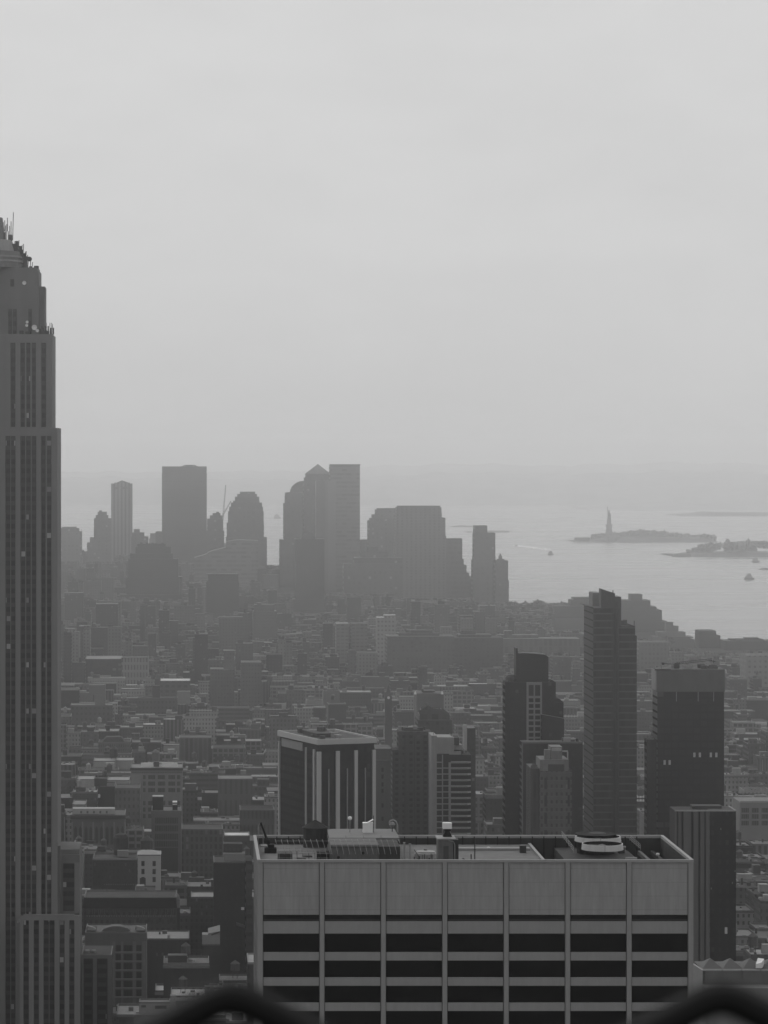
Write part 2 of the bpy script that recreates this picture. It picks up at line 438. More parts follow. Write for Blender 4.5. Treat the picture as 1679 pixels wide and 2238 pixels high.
# coping and parapet
b = MB(); PT = GZ; pz0 = GZ-.45; tw = .5
b.box(-.06, GW+.06, -.06, tw, pz0, PT, True); b.box(-.06, GW+.06, GDEP-tw, GDEP+.06, pz0, PT, True)
b.box(-.06, tw, tw, GDEP-tw, pz0, PT, True); b.box(GW-tw, GW+.06, tw, GDEP-tw, pz0, PT, True)
b.build('coping', plain('coping_stone', .26, .7, var=.06), G)
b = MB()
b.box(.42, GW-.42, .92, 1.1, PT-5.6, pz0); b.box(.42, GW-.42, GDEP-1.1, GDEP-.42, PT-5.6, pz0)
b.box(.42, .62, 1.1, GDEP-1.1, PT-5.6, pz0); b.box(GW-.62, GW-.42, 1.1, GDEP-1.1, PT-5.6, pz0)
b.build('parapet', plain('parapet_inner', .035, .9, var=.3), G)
RZ = GZ - 1.55            # gravel roof level
rx = lambda px, dy: wx(px, GD+dy) - GX     # metres from the left wall for a sight line px at depth dy
b = MB(); xs0, xs1 = .62, rx(1180, 18)
b.box(xs0, xs1, 1.1, GDEP-1.1, GZ-5.6, RZ); DECK = b.build('roof', M_DECK, G)
b = MB(); b.box(rx(1000,20), xs1-1.0, 24.5, 26.0, RZ, RZ+.45); b.box(xs1-.5, xs1, 2, 33, RZ+.003, RZ+.35); b.build('kerb', M_LTM, DECK)
b = MB(); b.box(xs1+4.2, rx(1400, 12), 1.5, GDEP-1.2, GZ-5.6, GZ-2.1); b.build('fan_platform', plain('platform_steel', .045, .8, var=.4, scale=.8), G)
for k in range(4):
    b = MB(); x = GW - 2.6 - k*2.3
    b.box(x, x+.55, 3, GDEP-2.5, GZ-3.2, GZ-2.5, True); b.build('beam', M_MIDM if k % 2 else M_DARKM, G)
b = MB(); b.box(xs1, GW-.62, 1.1, GDEP-1.1, GZ-5.6, GZ-5.3); b.build('well_floor', M_BLACK, G)  # near-black colour stands in for the shade down in the well
for k in range(33):      # stanchions standing against the back parapet
    b = MB(); x = 2 + k*2.08; b.box(x, x+.16, GDEP-1.4, GDEP-1.12, RZ-3 if x > xs1 else RZ, GZ-.1); b.build('bracket', M_BLACK, G)
b = MB(); b.box(1.2, 2.4, 30, 33, RZ, RZ+.2); b.build('roof_hatch', M_LTM, DECK)

# ---- things standing on that roof
def at(px, dy): return (wx(px, GD+dy), GD+dy)
def rz(py, dy): return wz(py, GD+dy)
# window-cleaning davit
x, y = at(592, 22)
t_ = empty('roof_crane', 'black window-cleaning crane with a raised boom at the left roof corner', 'crane', (x, y, RZ))
b = MB(); b.box(-1.1, 1.0, -1, 1, 0, .9); b.box(-.5, .6, -.7, .7, .9, 1.5); b.build('base', M_BLACK, t_)
b = MB(); b.box(-.8, -.2, -.3, .3, 1.5, 2.3); b.build('cab', M_BLACK, t_)
b = MB(); b.tube((-.4,0,1.2), (-1.75,0,5.3), .16); b.tube((-.1,0,1.4), (-1.75,0,5.3), .05); b.build('boom', M_BLACK, t_)
b = MB(); b.tube((-1.75,0,5.3), (-1.9,0,4.6), .06); b.build('hook', M_BLACK, t_)
x, y = at(570, 33)
t_ = empty('roof_ladder_hoop', 'small pale square hoop standing at the back left roof corner', 'frame', (x, y, RZ))
b = MB(); zt = rz(1802, 33) - RZ
for sx in (-.42, .42): b.tube((sx,0,0), (sx,0,zt), .07)
b.build('post', M_LTM, t_); b = MB(); b.tube((-.42,0,zt), (.42,0,zt), .07); b.build('rail', M_LTM, t_); b = MB(); b.tube((-.42,0,zt-1.2), (.42,0,zt-1.2), .05); b.build('rail', M_LTM, t_)
# rib cage of the cooling plant
x0, x1 = wx(604, GD+6), wx(874, GD+6)
t_ = empty('plant_enclosure', 'long roof plant room with curved light ribs leaning over its top', 'plant room', (x0, GD+4, RZ))
L = x1 - x0
b = MB(); b.box(L*.44, L*.83, 1.5, 11.5, 0, 3.3); b.pipe([(L*.44,1.6,3.1),(L*.83,1.6,3.1)],.3,8); b.build('casing', plain('plant_casing', .09, .7, var=.5, scale=1.1), t_)
b = MB(); b.box(L*.83, L, 1.2, 11, 0, 3.1); b.build('dark_casing', plain('dark_casing', .03, .8, var=.5, scale=1.5), t_)
b = MB(); b.box(L*.0+.3, L*.13, 1.5, 5, 0, 1.9); b.build('pump_housing', M_DARKM, t_); b = MB(); b.box(L*.22, L*.30, 6, 8, 0, .9); b.build('pump_housing', M_DARKM, t_)
b = MB(); b.box(L*.33, L*.43, 1.0, 4.0, 0, 2.1); b.build('tank_box', M_BLACK, t_)
b = MB(); b.box(L*.37, L*.40, .9, 1.0, .45, .65, True); b.build('nameplate', M_LTM, t_)
b = MB(); b.box(L*.16, L*.33, 2.2, 6, 0, .7); b.box(L*.17, L*.24, 1.7, 2.2, .2, 1.2); b.build('duct', M_MIDM, t_)
for k in range(22):
    b = MB(); xx = L*k/21.0
    pts = [(xx+.4, .5, 1.9), (xx+.3, .6, 2.5), (xx+.15, 1.2, 3.2), (xx-.05, 2.2, 3.8), (xx-.15, 3.2, 4.1)]
    b.pipe(pts, .045, 5); b.build('rib', M_LTM, t_)
for zz, yy, n0, n1 in ((2.9,.9,0,.42),(1.2,1.0,0,.42),(3.9,2.6,0,1),(2.0,.7,0,.45),(2.4,.7,.1,.4)):
    b = MB(); b.tube((L*n0, yy, zz), (L*n1, yy, zz), .04); b.build('stringer', M_LTM, t_)
for px in (700, 760):
    b = MB(); xx = wx(px, GD+5) - x0; b.frustum(xx, 1.3, 1.0, 1.0, .0+.3, .3, 10)
for k in range(9):
    b = MB(); xx = L*(.02+.048*k); b.box(xx, xx+.09, .9, .99, 0, 2.0+random.random()*.4); b.build('post', M_DARKM if k % 2 else M_LTM, t_)
for px, zz in ((740, 1.25), (794, 2.0)):
    b = MB(); xx = wx(px, GD+5)-x0; b.v=[]; b.tube((xx,1.36,zz), (xx,1.5,zz), .26, 12); b.build('porthole', M_BLACK, t_)
# raised pale platform behind with white box, mast and hood
xa, xb = wx(716, GD+24), wx(868, GD+24); zt = rz(1816, 27)
t_ = empty('roof_platform', 'raised pale flat-roofed deck behind the ribbed plant room', 'roof deck', (xa, GD+17, RZ))
b = MB(); Lp = xb-xa
zt -= RZ
b.add([(0,0,zt-.05),(Lp,0,zt-.05),(Lp-.1,13,zt),(.2,13,zt),(0,0,zt-.45),(Lp,0,zt-.45),(Lp-.1,13,zt-.4),(.2,13,zt-.4)], [(0,1,2,3),(4,5,1,0),(5,6,2,1),(6,7,3,2),(7,4,0,3),(7,6,5,4)])
b.build('deck', plain('deck_paint', .15, .8, var=.15), t_)
b = MB(); b.box(.3, Lp-.3, .6, 12.5, 0, zt-.92); b.build('casing', M_MIDM, t_)
for k in range(5):
    b = MB(); b.tube((Lp*k/4.0, .1, zt-.5), (Lp*k/4.0-.2, .1, zt+.35), .04); b.build('post', M_LTM, t_)
PZ = RZ + zt - .2
x, y = at(804, 25)
t_ = empty('white_cabinet', 'big white box unit standing on the raised pale roof deck', 'cabinet', (x, y, PZ))
b = MB(); b.box(-.85, .85, -.8, .8, .0, 1.75); b.build('housing', M_WHITE, t_)
b = MB(); b.box(-.9, .9, -.85, .85, 1.75, 1.9, True); b.build('lid', M_WHITE, t_)
b = MB(); b.add([(0,-.6,1.9),(.95,-.6,2.35),(.95,.6,2.35),(0,.6,1.9),(0,-.6,1.95),(.95,-.6,2.5),(.95,.6,2.5),(0,.6,1.95)], [(3,2,1,0),(4,5,6,7),(0,1,5,4),(1,2,6,5),(2,3,7,6),(3,0,4,7)]); b.build('vent_hood', M_WHITE, t_)
b = MB(); b.tube((1.0,.3,0), (1.0,.3,3.1), .06); b.build('conduit', M_DARKM, t_)
x, y = at(765, 25)
t_ = empty('ball_mast', 'thin white mast topped by a white ball on the roof deck', 'mast', (x, y, PZ))
b = MB(); b.tube((0,0,0), (0,0,2.35), .075, 8); b.build('pole', M_LTM, t_)
b = MB(); b.lathe(0, 0, [(.0,2.28),(.28,2.38),(.4,2.62),(.3,2.9),(.0,3.0)], 14); b.build('ball', M_WHITE, t_)
x, y = at(858, 26)
t_ = empty('gooseneck_vent', 'pale curved gooseneck vent at the right end of the roof deck', 'vent', (x, y, PZ))
b = MB(); b.pipe([(.85,0,0),(.85,0,1.3),(.6,0,1.95),(.1,0,2.2),(-.35,0,2.05),(-.55,0,1.7)], .17, 8); b.build('duct', M_LTM, t_)
b = MB(); b.lathe(-.05, 0, [(.1,.9),(.55,1.4),(.42,1.75),(.1,1.9)], 12); b.build('hood', M_LTM, t_)
b = MB(); b.tube((-.05,0,0), (-.05,0,1.0), .08); b.build('pole', M_DARKM, t_)
# conical tank behind
x, y = at(689, 30)
t_ = empty('roof_tank', 'dark round tank with a ribbed conical roof behind the plant room', 'tank', (x, y, RZ))
zc = rz(1793, 30) - RZ; ze = rz(1808, 30) - RZ
b = MB(); b.frustum(0, 0, 0, ze-.02, 2.15, 2.15, 20); b.build('barrel', M_DARKM, t_)
b = MB(); b.frustum(0, 0, ze, zc, 2.45, .12, 20, bottom=True); b.build('cone_roof', plain('cone_roof', .025, .8), t_)
for k in range(10):
    a = 2*math.pi*k/10; b = MB(); b.tube((2.45*math.cos(a), 2.45*math.sin(a), ze+.03), (.12*math.cos(a), .12*math.sin(a), zc+.03), .04); b.build('seam', M_DARKM, t_)
# posts and pipework between the plant room and the lift house
for i, (px, dy, py, lab) in enumerate([(884, 3, 1842, 'pale square roof post beside the dark end of the plant room'), (896, 3, 1845, 'pale roof post, right-hand one of the pair by the plant room')]):
    x, y = at(px, dy); t_ = empty('roof_post', lab, 'post', (x, y, RZ)); h = rz(py, dy)-RZ
    b = MB(); b.box(-.16, .16, -.16, .16, 0, h); b.build('shaft', M_LTM, t_); b = MB(); b.box(-.2, .2, -.2, .2, h, h+.08, True); b.build('cap', M_LTM, t_)
x, y = at(905, 6)
t_ = empty('pipe_rack', 'tangle of dark upright pipes in front of the low pale tank', 'pipework', (x, y, RZ))
rr = random.Random(3)
for k in range(13):
    b = MB(); xx = .1 + k*.29 + rr.uniform(-.05,.05); h = rr.uniform(.7, 1.7); b.tube((xx, rr.uniform(-1,1.2), 0), (xx, rr.uniform(-1,1.2), h), rr.uniform(.04,.09)); b.build('pipe', [M_BLACK, M_DARKM, M_MIDM][k%3], t_)
b = MB(); b.tube((0,0,.45), (3.8,0,.45), .06); b.tube((.8,.3,2.0), (3.6,.3,1.9), .05); b.tube((0,-.9,2.6), (.9,.3,1.2), .07); b.build('header', M_MIDM, t_)
x, y = at(930, 14)
t_ = empty('low_tank', 'low pale rounded tank lying behind the upright pipes', 'tank', (x, y, RZ))
b = MB(); b.lathe(0, 0, [(1.9,0),(1.9,.9),(1.6,1.25),(.5,1.4),(0,1.42)], 20); b.build('shell', plain('tank_shell', .27, .6, var=.2), t_)
b = MB(); b.lathe(0, 0, [(.3,1.4),(.3,1.6),(.0,1.62)], 10); b.build('lid', M_MIDM, t_)
# lift house
xa, xb = wx(957, GD+6), wx(1002, GD+6)
t_ = empty('lift_house', 'small stucco roof house with a flat cap, right of the pipework', 'roof house', (xa, GD+5, RZ))
L = xb-xa; h = rz(1834, 6)-RZ
b = MB(); b.box(0, L*.72, 0, 4, 0, h); b.build('wall', plain('stucco', .10, .9, var=.4, scale=1.4), t_)
b = MB(); b.box(L*.72, L, .5, 4, 0, h-.05); b.build('dark_side', M_DARKM, t_)
b = MB(); b.box(-.2, L*.86, -.2, 4.2, h, h+.22, True); b.build('roof', M_LTM, t_)
b = MB(); b.box(L*.25, L*.5, -.06, .0, .0, h*.75); b.build('door', plain('door_dark', .05), t_)
b = MB(); b.pipe([(L*.8,-.2,0),(L*.8,-.2,h*.8),(L*.74,-.2,h*.93),(L*.5,-.2,h*.97)], .07); b.build('pipe', M_LTM, t_)
x, y = at(978, 8); zb = RZ + h + .22
t_ = empty('white_cooler', 'small white box on a dark neck on top of the lift house', 'cooling unit', (x, y, zb))
b = MB(); b.frustum(0, 0, 0, .9, 1.1, .5, 4, ph=math.pi/4); b.box(-.5, .55, -.5, .5, .9, 1.35); b.build('neck', M_BLACK, t_)
b = MB(); b.box(-.8, .72, -.7, .7, 1.35, 2.35, True); b.build('housing', M_WHITE, t_)
for px, dy, yt_, lab in ((1038, 10, 1833, 'tall thin dark post on the pale roof deck'), (1030, 2, 1867, 'short dark bollard near the front parapet')):
    x, y = at(px, dy); t_ = empty('roof_post', lab, 'post', (x, y, RZ)); hh = rz(yt_, dy)-RZ
    b = MB(); b.tube((0,0,0), (0,0,hh), .1); b.build('shaft', M_DARKM, t_); b = MB(); b.frustum(0,0,0,.12,.3,.3,10); b.frustum(0,0,hh*.5,hh*.5+.15,.18,.18,8); b.build('collar', M_DARKM, t_)
x, y = at(1010, 3); t_ = empty('roof_pump', 'dark pump set at the foot of the lift house', 'pump', (x, y, RZ))
b = MB(); b.frustum(0,0,0,.8,.7,.5,10); b.build('motor', M_BLACK, t_); b = MB(); b.box(-1.2,-.5,-.4,.4,0,.55); b.build('base', M_BLACK, t_); b = MB(); b.pipe([(.3,0,.5),(.5,0,1.2),(.1,0,1.4)], .1); b.build('pipe', M_DARKM, t_)
x, y = at(1068, 25); t_ = empty('roof_light', 'small white lamp lying on the pale deck', 'lamp', (x, y, RZ+.46)); b = MB(); b.lathe(0,0,[(.3,0),(.3,.12),(.1,.2)],10); b.build('lens', M_WHITE, t_)
x, y = at(1143, 22); t_ = empty('vent_box', 'dark square vent box at the edge of the pale deck', 'vent', (x, y, RZ)); b = MB(); b.box(-.55,.55,-.5,.5,0,1.25); b.build('housing', M_DARKM, t_); b = MB(); b.box(-.6,.6,-.55,.55,1.25,1.32,True); b.build('lid', M_MIDM, t_)
# stair railings
def stair_rail(pa, pb, lab, n=6, h=1.0):
    (xa, ya, za), (xb, yb, zb) = pa, pb
    t_ = empty('stair_railing', lab, 'railing', pa)
    d = Vector(pb) - Vector(pa)
    for hh in (h, h*.66, h*.33): b = MB(); b.tube((0,0,hh), d+Vector((0,0,hh)), .03); b.build('rail', M_LTM, t_)
    for k in range(n): q = d*k/(n-1); b = MB(); b.tube(q, q+Vector((0,0,h)), .045); b.build('post', M_LTM, t_)
xp, yp = at(1228, 31); xq, yq = at(1254, 9)
stair_rail((xp, yp, rz(1829, 31)), (xq, yq, rz(1864, 9)), 'light triple-bar railing left of the cooling fans')
xp, yp = at(1377, 27); xq, yq = at(1400, 14)
stair_rail((xp, yp, rz(1838, 27)), (xq, yq, rz(1858, 14)), 'short light railing right of the cooling fans')
# cooling fans
def fan(px, dy, pyt, pyb, rad, lab):
    x, y = at(px, dy); zb = rz(pyb, dy-rad); zt = zb + (pyb-pyt)*(GD+dy)/F
    t_ = empty('cooling_fan', lab, 'cooling fan', (x, y, zb))
    h = zt-zb; n = 28
    for k in range(8):   # ring segments
        b = MB(); a0 = 2*math.pi*k/8+.01; a1 = 2*math.pi*(k+1)/8-.01; m = 5; vs = []
        for i in range(m+1):
            a = a0+(a1-a0)*i/m
            for r_, z_ in ((rad,0),(rad*.97,h),(rad*.93,h),(rad*.93,0)): vs.append((r_*math.cos(a), r_*math.sin(a), z_))
        fs = [(i*4+j, (i+1)*4+j, (i+1)*4+(j+1)%4, i*4+(j+1)%4) for i in range(m) for j in range(4)]
        b.add(vs, fs); b.build('ring_panel', plain('fan_ring', .42, .6, var=.15), t_)
    b = MB(); b.lathe(0,0,[(.9,h*.1),(.9,h*.5),(.5,h*.75),(0,h*.8)],16); HUB = b.build('hub', M_MIDM, t_)
    for k in range(8):
        a = 2*math.pi*k/8; c_, s_ = math.cos(a), math.sin(a); q = .38
        b = MB(); b.add([(.8*c_-q*s_,.8*s_+q*c_,h*.45),(.8*c_+q*s_,.8*s_-q*c_,h*.65),(rad*.84*c_+q*s_,rad*.84*s_-q*c_,h*.62),(rad*.84*c_-q*s_,rad*.84*s_+q*c_,h*.48)],[(0,1,2,3)])
        b.add([(.8*c_-q*s_,.8*s_+q*c_,h*.45-.04),(.8*c_+q*s_,.8*s_-q*c_,h*.65-.04),(rad*.84*c_+q*s_,rad*.84*s_-q*c_,h*.62-.04),(rad*.84*c_-q*s_,rad*.84*s_+q*c_,h*.48-.04)],[(3,2,1,0)])
        b.build('blade', M_DARKM, HUB)
    b = MB(); b.frustum(0,0,.02,.03,rad*.86,rad*.86,24); b.build('grille', M_BLACK, t_)
    b = MB(); b.add([(rad*.925*math.cos(2*math.pi*i/32),rad*.925*math.sin(2*math.pi*i/32),z_) for z_ in (.03,h-.02) for i in range(32)], [((i+1)%32,i,i+32,(i+1)%32+32) for i in range(32)]); b.build('ring_shade', M_BLACK, t_)  # added black sheet: the shade inside the ring, as colour
fan(1317, 11, 1849, 1862, 3.6, 'round white-rimmed cooling fan nearer the front parapet')
fan(1307, 23, 1834, 1844, 4.1, 'round white-rimmed cooling fan nearer the back parapet')
x, y = at(1302, 26); t_ = empty('fan_stack', 'dark round stack rising above the back parapet behind the fans', 'stack', (x, y, GZ-2.1)); b = MB(); b.frustum(0,0,0,rz(1822,26)-GZ+2.1,3.3,3.6,24); b.build('shell', M_BLACK, t_); b = MB(); b.frustum(.3,0,rz(1822,26)-GZ+2.1,rz(1820.6,26)-GZ+2.1,1.6,1.4,12); b.build('cap', M_DARKM, t_)
x, y = at(1380, 12); t_ = empty('fan_motor', 'pale cylinder motor beside the nearer cooling fan', 'motor', (x, y, GZ-2.1)); b = MB(); b.tube((-1,0,.7),(1,0,.7),.32,10); b.build('casing', M_LTM, t_); b = MB(); b.box(-.8,.8,-.3,.3,0,.5); b.build('base', M_DARKM, t_)
x, y = at(1358, 26); t_ = empty('fan_motor', 'pale motor beside the cooling fan at the back', 'motor', (x, y, GZ-2.1)); b = MB(); b.tube((-.8,0,.9),(.8,0,.9),.35,10); b.build('casing', M_LTM, t_); b = MB(); b.box(-.6,.6,-.3,.3,0,.6); b.build('base', M_DARKM, t_)
x, y = at(1438, 20); t_ = empty('roof_floodlight', 'small white floodlight on the dark right-hand roof well', 'lamp', (x, y, GZ-2.5)); b = MB(); b.box(-.05,.05,-.05,.05,0,.7); b.build('stand', M_DARKM, t_); b = MB(); b.lathe(0,0,[(.12,.7),(.32,.85),(.3,1.1),(0,1.15)],10); b.build('head', M_WHITE, t_)

# ================================================================== observation-deck railing right in front of the lens
M_IRON = plain('black_iron', .012, .6)
t_ = empty('deck_railing', 'black arched railing tops blurred at the bottom edge of the view', 'railing', (0, 3.0, CZ-1.2))
RD = 3.0
def loc(px, py): return (wx(px, RD), 0.0, wz(py, RD) - (CZ-1.2))
for cx in (-562, 502, 1574, 2640):
    b = MB(); pts = [loc(cx+4+dx, 2181+dy) for dx, dy in ((-540,290),(-400,198),(-250,121),(-150,68),(-90,36),(-45,13),(-20,3),(0,0),(20,3),(45,13),(90,36),(150,68),(250,121),(400,198),(540,290))]
    b.pipe(pts, .0165, 8); b.build('arch', M_IRON, t_)
    x_ = wx(cx-533, RD); b = MB(); b.tube((x_,0,0), (x_,0,loc(0,2560)[2]), .014, 8); b.build('post', M_IRON, t_)
b = MB(); b.tube((wx(-1100,RD),0,.1), (wx(3200,RD),0,.1), .014); b.build('rail', M_IRON, t_)
# ================================================================== art deco skyscraper at the left edge
ED = 1300.0
EX = lambda px: wx(px, ED)
EZ = lambda py: wz(py, ED)
M_LIME = plain('limestone', .15, .85, var=.12, scale=.05)
M_LIMED = plain('limestone_weathered', .12, .85, var=.2, scale=.05)
M_STRIP = facade('deco_window_bay', .055, .010, 3.0, 3.75, .0, .38, .92, blind=.045, bl=.3, rnd=.12)
M_CROWN = plain('crown_metal', .10, .6, var=.3, scale=.3)
e0x, e0y = EX(-120), ED
E = empty('art_deco_skyscraper', 'towering limestone skyscraper with dark vertical window strips at the left edge', 'skyscraper', (e0x, e0y, 0))
claim(ED, -260, 134, 460, 2400, 60); VIS.append((-260, 176, 1866, 2400, ED)); FOOT.append((EX(-260), EX(176)+2, ED-24, ED+36)); LAND.append(('the left-edge skyscraper', 100, 1500))
ex = lambda px: EX(px) - e0x
b = MB()
YB = 34.0
b.box(ex(-380), ex(126), 0, YB, 0, EZ(935)); b.build('wall', M_LIME, E)                 # main shaft
b = MB(); b.box(ex(-370), ex(114), .6, YB-1, EZ(935), EZ(730)); b.build('upper_wall', M_LIME, E)
b = MB(); b.box(ex(-360), ex(84), 4, 26, EZ(730), EZ(624)); b.box(ex(84), ex(96), 7, 22, EZ(730), EZ(624)); b.box(ex(-355), ex(84), 4.2, 26, EZ(624), EZ(590)); b.box(ex(-350), ex(81), 4.4, 25, EZ(590), EZ(583)); b.build('crown', M_LIMED, E)
b = MB(); b.frustum(ex(-40), 15, EZ(583), EZ(546), (50+40)*ED/F, (44+40)*ED/F, 12); b.build('mast_base', M_CROWN, E)
b = MB(); b.frustum(ex(-40), 15, EZ(546), EZ(520), (30+40)*ED/F, (22+40)*ED/F, 24); b.frustum(ex(-40), 15, EZ(560), EZ(556), (47+40)*ED/F, (47+40)*ED/F, 24, bottom=True); b.frustum(ex(-40), 15, EZ(570), EZ(566), (49+40)*ED/F, (49+40)*ED/F, 24, bottom=True); b.build('gallery', M_LTM, E)
b = MB(); b.frustum(ex(-40), 15, EZ(520), EZ(470), (8+40)*ED/F, (1+40)*ED/F, 20); b.build('mast', M_CROWN, E)
def strip(x0, x1, yt, yb, y=-.0, parent=E, d=.25, mat=None):
    b = MB(); b.box(ex(x0), ex(x1), y-d, y+.4, EZ(yb), EZ(yt)); return b.build('window_bay', mat or M_STRIP, parent)
A = [(13,22.6),(24.5,33.5),(46,55),(57.6,67),(70,79),(91,99.5),(103,112)]
# the piers stand proud of the bays: pier ribs between the strips
def piers(gaps, yt, yb, y0, nm='pier', d=.9):
    for a, c in gaps:
        b = MB(); b.box(ex(a), ex(c), y0-d, y0, EZ(yb), EZ(yt)); b.build(nm, M_LIME, E)
off = [(-63,-54),(-42,-33),(-30,-21),(-9,0)]
for a, c in A + off: strip(a, c, 953, 2300)
piers([(0,12),(34.5,45),(80,90),(113,126),(-20,-10),(-53,-43)], 937, 2300, 0)
piers([(23,24.2),(56,57.2),(67.6,69.2),(100,102.4)], 950, 2300, 0, 'mullion', .5)
b = MB(); b.box(ex(-120), ex(126.2), -.96, 0, EZ(953), EZ(936)); b.build('band', M_LIME, E)
for a, c in [(24,33),(45.5,54),(58,66),(70,78),(91,100)]: strip(a, c, 749, 933, .6)
piers([(12,23.4),(34,45),(79,90),(101,113.6)], 749.5, 936, .6, d=.7)
piers([(54.6,57.4),(66.6,69.4)], 749.5, 936, .6, 'mullion', .45)
b = MB(); b.box(ex(12), ex(113.6), -.1, .6, EZ(749), EZ(731)); b.build('band', M_LIME, E)
for a, c in [(17,24.5),(27,35),(61,68.5)]:
    b = MB(); b.box(ex(a), ex(c), 3.6, 4, EZ(729), EZ(674)); b.build('window_bay', M_STRIP, E)
b = MB(); b.box(ex(21.5), ex(29), 3.7, 4, EZ(625), EZ(609)); b.build('window', M_BLACK, E)
# terrace clutter: dishes, antennas
def dish(px, py, r, y, m=None):
    b = MB(); x, z = ex(px), EZ(py); n = 14; vs = [(x, y+.25, z)]
    for i in range(n): a = 6.283*i/n; vs.append((x+r*math.cos(a), y, z+r*math.sin(a)))
    b.add(vs, [(0,(i+1)%n+1,i+1) for i in range(n)]); b.add([(x, y+.3, z)]+[(v[0], y+.06, v[2]) for v in vs[1:]], [(0,i+1,(i+1)%n+1) for i in range(n)]); b.build('dish_antenna', m or M_WHITE, E)
dish(52, 617, .85, 3.6); dish(58.5, 703, .6, 2.5); dish(57.5, 710.5, .6, 2.4); dish(74.5, 715, 1.1, 2); dish(81, 722, .7, 1.8); dish(62, 563, 1.0, 9, M_DARKM)
rr = random.Random(9)
for k in range(16):
    px = 88 + k*1.9; y1 = rr.choice((722, 716, 712, 705 if px > 100 else 718)); b = MB(); b.tube((ex(px), 1.5, EZ(731)), (ex(px), 1.5, EZ(y1 if k != 14 else 708)), .12 if k % 3 else .3, 5); b.build('antenna', M_DARKM, E)
for x0_, x1_, z_ in ((42,50,722),(55,66,724),(88,104,722)):
    b = MB(); b.box(ex(x0_), ex(x1_), 1.2, 3, EZ(731), EZ(z_)); b.build('terrace_box', M_DARKM, E)
for px, y1, y0_ in ((23.5,458,520),(8,487,520),(10.5,484,520),(46,528,575),(33,526,545),(40,535,575),(29,527,560),(20,478,520),(14,500,520),(50,545,583),(55,552,583),(76,576,583),(3,480,520),(36,520,545),(43,530,560),(52,544,583),(57,556,583),(62,558,583),(66,568,583),(17,488,520),(27,522,540),(12,470,500),(6,476,500)):
    b = MB(); b.tube((ex(px), 14, EZ(y0_)), (ex(px)+(.3 if px > 20 else 0), 14, EZ(y1)), .16, 5); b.build('antenna', M_DARKM, E)
for x0_, x1_, z0_, z1_ in ((22,35,545,528),(14,22,522,508),(4,8,520,503),(36,47,568,541),(52,56,583,556),(71,81,583,577),(48,53,583,549),(38,44,556,533),(30,36,535,522),(26,32,552,530),(60,66,583,578)):
    b = MB(); b.box(ex(x0_), ex(x1_), 12, 16, EZ(z0_), EZ(z1_)); b.build('equipment_cage', M_DARKM, E)
# lower wings
b = MB(); b.box(ex(126), ex(173), 6, 34, 0, EZ(1873)); b.box(ex(126), ex(172), 8, 34, EZ(1873), EZ(1862)); b.build('side_wing', M_LIMED, E)
b = MB(); b.box(ex(137), ex(161), 5.7, 6.2, EZ(1995), EZ(1891)); b.build('window_bay', M_STRIP, E)
piers([(162,173.4)], 1890, 2000, 6, d=.9)
b = MB(); b.box(ex(44), ex(176), -22, 0, 0, EZ(2000)); b.build('lower_block', M_LIMED, E)
ey = -22.0
fx = lambda px: wx(px, ED-22) - e0x
for a, c in [(52,63),(74.5,85),(96,106.5),(108.5,119),(131,141),(152,162.5)]:
    b = MB(); b.box(fx(a), fx(c), ey-.3, ey+.3, 0, wz(2011, ED-22)); b.build('window_bay', M_STRIP, E)
for a, c in [(43.5,51.4),(63.6,74),(85.6,95.4),(119.6,130.4),(141.6,151.4),(163,175.5)]:
    b = MB(); b.box(fx(a), fx(c), ey-1, ey, 0, wz(2001, ED-22)); b.build('pier', M_LIME, E)
b = MB(); b.box(fx(51.4), fx(163), ey-.9, ey, wz(2011, ED-22), wz(1998, ED-22)); b.build('band', M_LIME, E)
b = MB(); b.box(ex(126), ex(132), 2, 6, 0, EZ(1850)); b.build('setback', M_LIMED, E)
# ================================================================== towers of the middle distance
class H:
    """a building at distance D whose front left corner is sighted at x0"""
    def __init__(s, name, label, cat, D, x0, x1, yt, yb, depth, rz=0.0, group=None, margin=4, land=None):
        s.D = D; s.x0 = x0; s.e = empty(name, label, cat, (wx(x0, D), D, 0), rz, group)
        s.W = wx(x1, D) - wx(x0, D); s.dep = depth; s.h = wz(yt, D)
        claim(D, x0, x1, yt, yb, depth, margin)
        if land: LAND.append((land, (x0+x1)/2, (yt+min(yb, 2200))/2))
    def x(s, px): return wx(px, s.D) - wx(s.x0, s.D)
    def z(s, py): return wz(py, s.D)
    def box(s, nm, mat, x0, x1, yt, yb=None, y0=0.0, y1=None, bottom=False, raw=False):
        b = MB()
        if not raw: x0, x1 = s.x(x0), s.x(x1)
        b.box(x0, x1, y0, s.dep if y1 is None else y1, 0 if yb is None else s.z(yb), s.z(yt), bottom or (yb is not None))
        return b.build(nm, mat, s.e)
    def put(s, nm, mat, f):
        b = MB(); f(b); return b.build(nm, mat, s.e)
M_RC = plain('roof_clutter', .05, .8, var=.4, scale=.6)
M_PALE = plain('pale_render', .26, .85, var=.2, scale=.15)
M_EDGE = plain('roof_edge', .30, .8, var=.2, scale=.3)

